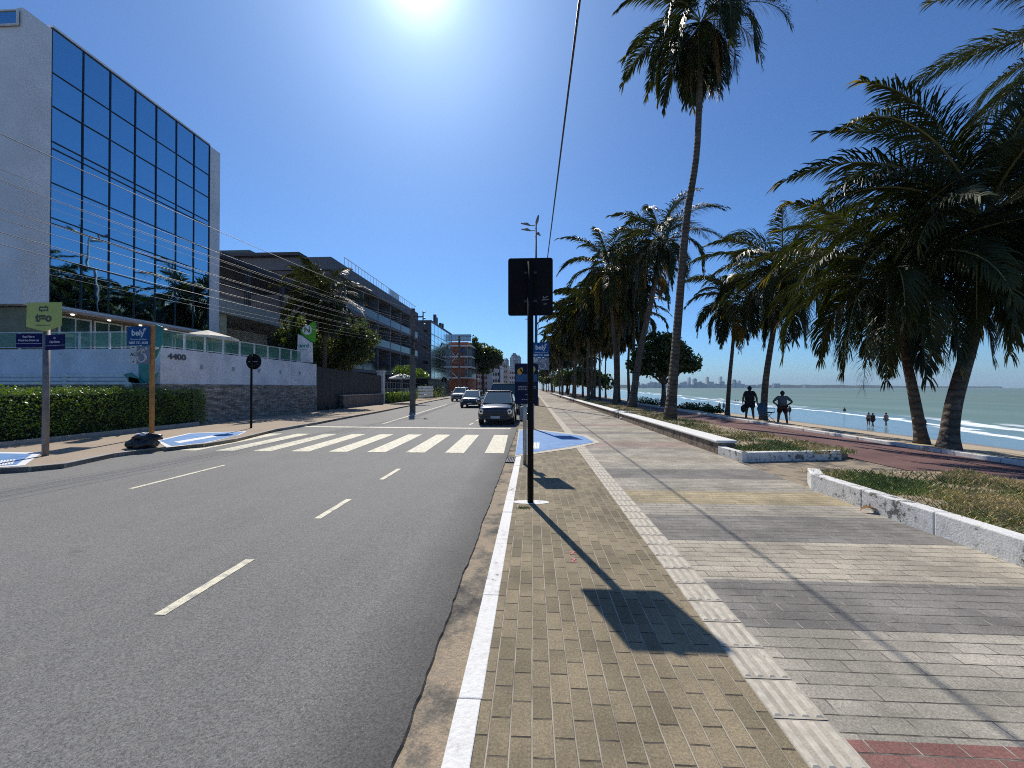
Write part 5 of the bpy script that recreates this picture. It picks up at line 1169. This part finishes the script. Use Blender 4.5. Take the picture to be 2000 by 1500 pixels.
def person(base, rz, h, pose, label, sk=skin, shirt=None, shorts=None, fat=1.0, detail=True, group=None, skirt=False, inwater=0):
    t = thing('person', base, label, 'person', group, rz); s = h/1.72
    J = dict(pel=(0,0,.93), ab=(0,0,1.08), ch=(0,0,1.30), nk=(0,0,1.46), hb=(0,.0,1.535), hm=(0,.015,1.61), ht=(0,.01,1.67))
    for sg, sd in ((-1, 'l'), (1, 'r')):
        J['sh'+sd] = (sg*.18, 0, 1.41); st = pose.get('legs', 0)
        J['hp'+sd] = (sg*.10, 0, .88); J['kn'+sd] = (sg*(.115+st*.07), .03+pose.get('stride', 0)*sg*.14, .49); J['an'+sd] = (sg*(.12+st*.14), -.01+pose.get('stride', 0)*sg*.26, .09); J['to'+sd] = (sg*(.14+st*.17), .15+pose.get('stride', 0)*sg*.26, .035)
        el, wr_, hd = pose.get(sd, ((.24, -.02, 1.12), (.25, .06, .88), (.25, .09, .80)))
        J['el'+sd] = (sg*el[0], el[1], el[2]); J['wr'+sd] = (sg*wr_[0], wr_[1], wr_[2]); J['hn'+sd] = (sg*hd[0], hd[1], hd[2])
    names = list(J); V = [tuple(c*s for c in J[n]) for n in names]; ix = {n: i for i, n in enumerate(names)}
    rad = dict(pel=(.18*fat,.135*fat), ab=(.165*fat,.125*fat), ch=(.18*fat,.125*fat), nk=.055, hb=.07, hm=.092, ht=.065)
    for sd in 'lr': rad.update({'sh'+sd: .078, 'el'+sd: .055, 'wr'+sd: .036, 'hn'+sd: .036, 'hp'+sd: .11*fat, 'kn'+sd: .075, 'an'+sd: .05, 'to'+sd: .03})
    E = [('pel','ab'),('ab','ch'),('ch','nk'),('nk','hb'),('hb','hm'),('hm','ht')]
    for sd in 'lr': E += [('ch','sh'+sd),('sh'+sd,'el'+sd),('el'+sd,'wr'+sd),('wr'+sd,'hn'+sd),('pel','hp'+sd),('hp'+sd,'kn'+sd),('kn'+sd,'an'+sd),('an'+sd,'to'+sd)]
    rl = [tuple(q*s for q in rad[n]) if isinstance(rad[n], tuple) else rad[n]*s for n in names]; EE = [(ix[a], ix[b_]) for a, b_ in E]
    if detail:                                   # five fingers a hand
        for sd, sg in (('l', -1), ('r', 1)):
            hn = Vector(J['hn'+sd]); wv = Vector(J['wr'+sd]); d = (hn-wv).normalized(); sdv = d.cross(Vector((0,1,0))); sdv = sdv.normalized() if sdv.length > .2 else Vector((0,0,1)); fwd = sdv.cross(d).normalized()
            for k, (off, ln) in enumerate(((-.024, .055), (-.008, .066), (.008, .062), (.023, .05), (.035, .045))):
                st = hn+fwd*off+(d*.012 if k < 4 else -d*.02); dd = d if k < 4 else (d+fwd*1.1).normalized()
                a = len(V); V += [tuple(st*s), tuple((st+dd*ln*.55)*s), tuple((st+dd*ln+sdv*-.012*sg)*s)]; rl += [.009*s, .0085*s, .007*s]; EE += [(ix['hn'+sd], a), (a, a+1), (a+1, a+2)]
    skinned('body', V, EE, rl, sk, t)
    q = s; hm = MB().ball((0, -.012*q, 1.635*q), .098*q, .105*q, .122*q, 14, 10, rough=.2, seed=1); hm.build('hair', hairm, t, local=True, smooth=True)
    if detail:
        MB().ball((-.032*q, .095*q, 1.62*q), .012*q, .01*q, .009*q, 8, 6).ball((.032*q, .095*q, 1.62*q), .012*q, .01*q, .009*q, 8, 6).build('eyes', Mt['white'], t, local=True, smooth=True)
        MB().ball((0, .108*q, 1.595*q), .013*q, .02*q, .02*q, 8, 6).ball((-.095*q, .01*q, 1.6*q), .012*q, .02*q, .03*q, 8, 6).ball((.095*q, .01*q, 1.6*q), .012*q, .02*q, .03*q, 8, 6).ball((0, .09*q, 1.555*q), .028*q, .012*q, .007*q, 8, 6).build('face', sk, t, local=True, smooth=True)
    def shell(nm, use, radf, mat):
        i2 = {n: i for i, n in enumerate(use)}; V2 = [tuple(c*s for c in use[n][0]) for n in use]
        r2 = [tuple(x*s for x in use[n][1]) if isinstance(use[n][1], tuple) else use[n][1]*s for n in use]
        skinned(nm, V2, [(i2[a], i2[b_]) for a, b_ in radf], r2, mat, t)
    if shirt:
        U = {'ch': (J['ch'], (.205*fat,.15*fat)), 'ab': (J['ab'], (.20*fat,.16*fat)), 'pel': ((0,0,.93), (.205*fat,.16*fat)), 'nk': ((0,0,1.44), .08)}
        ed = [('ch','ab'),('ab','pel'),('ch','nk')]
        for sd in 'lr':
            a, e = Vector(J['sh'+sd]), Vector(J['el'+sd]); U['sh'+sd] = (tuple(a), .095); U['sl'+sd] = (tuple(a.lerp(e, .75)), .08); ed += [('ch','sh'+sd),('sh'+sd,'sl'+sd)]
        shell('shirt', U, ed, shirt)
    if shorts:
        U = {'pel': ((0,0,.95), (.20*fat,.15*fat))}; ed = []
        for sd in 'lr':
            a, k_ = Vector(J['hp'+sd]), Vector(J['kn'+sd]); U['h'+sd] = (tuple(a), .125*fat); U['k'+sd] = (tuple(a.lerp(k_, .82 if not skirt else 1.0)), .115*fat); ed += [('pel','h'+sd),('h'+sd,'k'+sd)]
        shell('shorts', U, ed, shorts)
    return t
blk = mt('black_cloth', (.018, .018, .02), .9); gry = mt('grey_cloth', (.16, .17, .185), .9); rd_ = mt('maroon_cloth', (.10, .025, .02), .9); bl_ = mt('blue_cloth', (.03, .08, .16), .8)
pm_ = P(1464, 757, 20.4)
man = person((pm_.x, pm_.y, sandz(pm_.x)-.02), R(-25), 1.70, {'l': ((.29,-.02,1.14),(.31,.03,.90),(.31,.05,.82)), 'r': ((.31,-.02,1.14),(.34,.03,.88),(.34,.05,.80)), 'legs': .35}, 'heavy man in black shirt and dark shorts standing with his back turned, arms hanging', shirt=blk, shorts=blk, fat=1.28)
pb_ = pm_; bx0 = Vector((pm_.x-.36, pm_.y, 0)); t = thing('shoulder_bag', (bx0.x, bx0.y, sandz(pm_.x)+.4), 'dark cloth bag hanging from the left hand of the heavy man', 'bag')
z_ = sandz(pm_.x); MB().ball((bx0.x+.04, bx0.y, z_+.53), .13, .07, .20, 12, 8, rough=.3).build('bag_body', blk, t, smooth=True); MB().tube([(bx0.x-.02, bx0.y, z_+.66), (bx0.x+.04, bx0.y, z_+.80), (bx0.x+.1, bx0.y, z_+.66)], .01, 5).build('handle', blk, t)
pw_ = P(1528, 757, 19.6)
person((pw_.x, pw_.y, sandz(pw_.x)-.03), R(-25), 1.66, {'l': ((.42,-.06,1.17),(.22,.10,1.0),(.17,.12,.99)), 'r': ((.42,-.06,1.17),(.22,.10,1.0),(.17,.12,.99)), 'legs': .55}, 'person in grey top and maroon shorts standing with hands on hips', shirt=gry, shorts=rd_, fat=1.12)
# folding chair and the blue cloth at the palm foot
q = P(1497, 757, 18.9); z_ = sandz(q.x); t = thing('folding_chair', (q.x, q.y, z_), 'dark folding beach chair beside the palm foot', 'chair')
MB().cbox((q.x, q.y, z_+.42), .46, .42, .04).build('seat', blk, t); MB().para((q.x-.22, q.y-.2, z_+.44), (.03,0,0), (0,.42,0), (-.12,0,.42)).build('backrest', blk, t)
for dx in (-.22, .22):
    for dy in (-.2, .2): MB().tube([(q.x+dx*1.2, q.y+dy, z_), (q.x-dx*.6, q.y+dy, z_+.42)], .014, 6).build('leg', Mt['galv'], t)
MB().tube([(q.x-.2, q.y-.22, z_+.62), (q.x+.26, q.y-.22, z_+.62), (q.x+.24, q.y-.22, z_+.42)], .014, 6).build('armrest', Mt['galv'], t)
q = P(1487, 757, 18.2); tag(MB().ball((q.x, q.y, z_+.62), .2, .09, .3, 14, 10, rough=.5, seed=8).build('blue_bag', bl_, origin=(q.x, q.y, z_+.35), smooth=True), 'blue cloth bag hung against the palm trunk between the standing people', 'bag')
# bathers on the wet sand and in the water (beach level -3.2)
def beach(px, pyfeet, pyhead, pose, label, sk, shirt=None, shorts=None, wade=0, rz=0):
    d = FP*(CAMZ+3.2)/(pyfeet-HZ) if not wade else FP*(CAMZ+3.2)/(pyfeet-HZ)
    g = P(px, 757, d); hgt = 1.68; person((g.x, g.y, -3.19-wade), rz, hgt, pose, label, sk, shirt, shorts, 1.0, False)
wk = {'stride': 1}; st_ = {}
beach(1696, 832, 807, st_, 'bather in dark shorts, left one of the pair at the waterline', skin2, None, blk)
beach(1704, 834, 808, wk, 'bather in black clothes, right one of the pair at the waterline', skin, blk, blk)
beach(1730, 833, 808, wk, 'lone bather holding a cloth right of the pair at the waterline', skin2, None, gry)
beach(1803, 846, 822, wk, 'bather partly hidden by the trunk of the palm leaning left', skin, blk, gry)
beach(1542, 812, 792, wk, 'small bather seen just right of the person with hands on hips', skin, blk, blk)
beach(1405, 802, 785, wk, 'left one of two distant bathers left of the slim short palm', skin2, None, rd_)
beach(1413.5, 802, 784, wk, 'right one of two distant bathers left of the slim short palm', skin2, None, bl_)
beach(1341, 800, 780, st_, 'distant bather in blue beside the tallest palm trunk', skin, bl_, bl_)
beach(1383, 802, 786, st_, 'distant bather behind the dark beach shrubs', skin2, rd_, blk)
beach(1649, 803, 794, st_, 'bather standing waist deep beyond the breaking wave', skin, None, blk, .95)
beach(1436, 783, 778, st_, 'left swimmer far out in front of the skyline', skin, None, None, 1.2)
beach(1441, 783, 778, st_, 'right swimmer far out in front of the skyline', skin, None, None, 1.2)

# ------------------------------------------------------------------ far shore and its skyline
fs = MB(); N = 60; hillm = mt('far_shore_green', (.05, .075, .05), .9, sc=.01, var=.4); fr = random.Random(6)
D0 = 3400
top = []
for i in range(N+1):
    px = 1150+ (1960-1150)*i/N; fall = 1 if px < 1600 else max(.18, 1-(px-1600)/330); hh = 10+fall*(16+10*noise.noise(Vector((i*.4, 0, 0)))+fr.uniform(-3, 3)); top.append((px, hh))
for (pa, ha), (pb, hb_) in zip(top, top[1:]):
    a, b_ = P(pa, 757, D0), P(pb, 757, D0); a2, b2 = P(pa, 757, D0+260), P(pb, 757, D0+260)
    fs.face([(a.x,a.y,-4),(b_.x,b_.y,-4),(b_.x,b_.y+60,hb_),(a.x,a.y+60,ha)]); fs.face([(a.x,a.y+60,ha),(b_.x,b_.y+60,hb_),(b2.x,b2.y,hb_*.6),(a2.x,a2.y,ha*.6)]); fs.face([(a2.x,a2.y,ha*.6),(b2.x,b2.y,hb_*.6),(b2.x,b2.y+20,-4),(a2.x,a2.y+20,-4)])
tag(fs.build('far_shore', hillm), kind='structure')
cm = [mt('skyline_pale', (.60, .61, .62), .8, sc=.01), mt('skyline_grey', (.34, .36, .38), .8, sc=.01), mt('skyline_warm', (.55, .49, .44), .8, sc=.01)]
def skyb(px, wpx, pyt, label, grp, k):
    a = P(px, 757, D0-30); wd_ = wpx*D0/FP; h = CAMZ+(HZ-pyt)/FP*D0; mb = MB(); mb.box(a.x, a.x+wd_, a.y, a.y+30, 0, h)
    if h > 40: mb.box(a.x+wd_*.3, a.x+wd_*.7, a.y+5, a.y+20, h, h*1.06)
    for j in range(int(h/9)): mb.box(a.x-.6, a.x+wd_+.6, a.y-1.2, a.y-.05, j*9+3, j*9+5.5)
    tag(mb.build('skyline_building', cm[k % 3], origin=(a.x, a.y, 0)), label, 'building', grp)
skyb(1407, 3.5, 736, 'slim tower of the far skyline just left of the slim short palm', None, 0); skyb(1381, 3.5, 737, 'narrow skyline tower above the distant bathers', None, 2); skyb(1355, 6, 740, 'broad skyline tower between the tallest palm and the narrow towers', None, 1); skyb(1345, 4, 738, 'skyline tower closest to the right of the tallest palm trunk', None, 0)
skyb(1433, 5, 742, 'dark skyline block right of the slim short palm', None, 1); skyb(1442, 4.5, 744, 'rounded skyline block left of the heavy man', None, 0); skyb(1512, 11, 749, 'wide low headland building above the person with hands on hips', None, 1); skyb(1573, 3, 751, 'small headland tower at the right end of the far shore', None, 1)
GL = 'one of the many low pale buildings massed along the far shore'
px = 1236
while px < 1500:
    wp = fr.uniform(2.5, 6); skyb(px, wp, fr.uniform(745, 752) if px < 1440 else fr.uniform(749, 753), GL, 'low buildings of the far shore', fr.randrange(3)); px += wp*fr.uniform(.75, 1.1)
bpy.context.view_layer.update()
# the air itself: one even box of haze round camera and scene
hz = MB(); hz.box(-6100, 9100, -450, 9600, -6.2, 190); hm_ = bpy.data.materials.new('sea_haze'); n_ = NT(hm_); n_.nodes.remove(n_.nodes['Principled BSDF'])
pv = n_.nodes.new('ShaderNodeVolumePrincipled'); pv.inputs['Color'].default_value = (.62, .80, 1, 1); pv.inputs['Density'].default_value = .00008
n_.links.new(pv.outputs[0], n_.nodes['Material Output'].inputs['Volume'])
tag(hz.build('haze', hm_), kind='stuff')
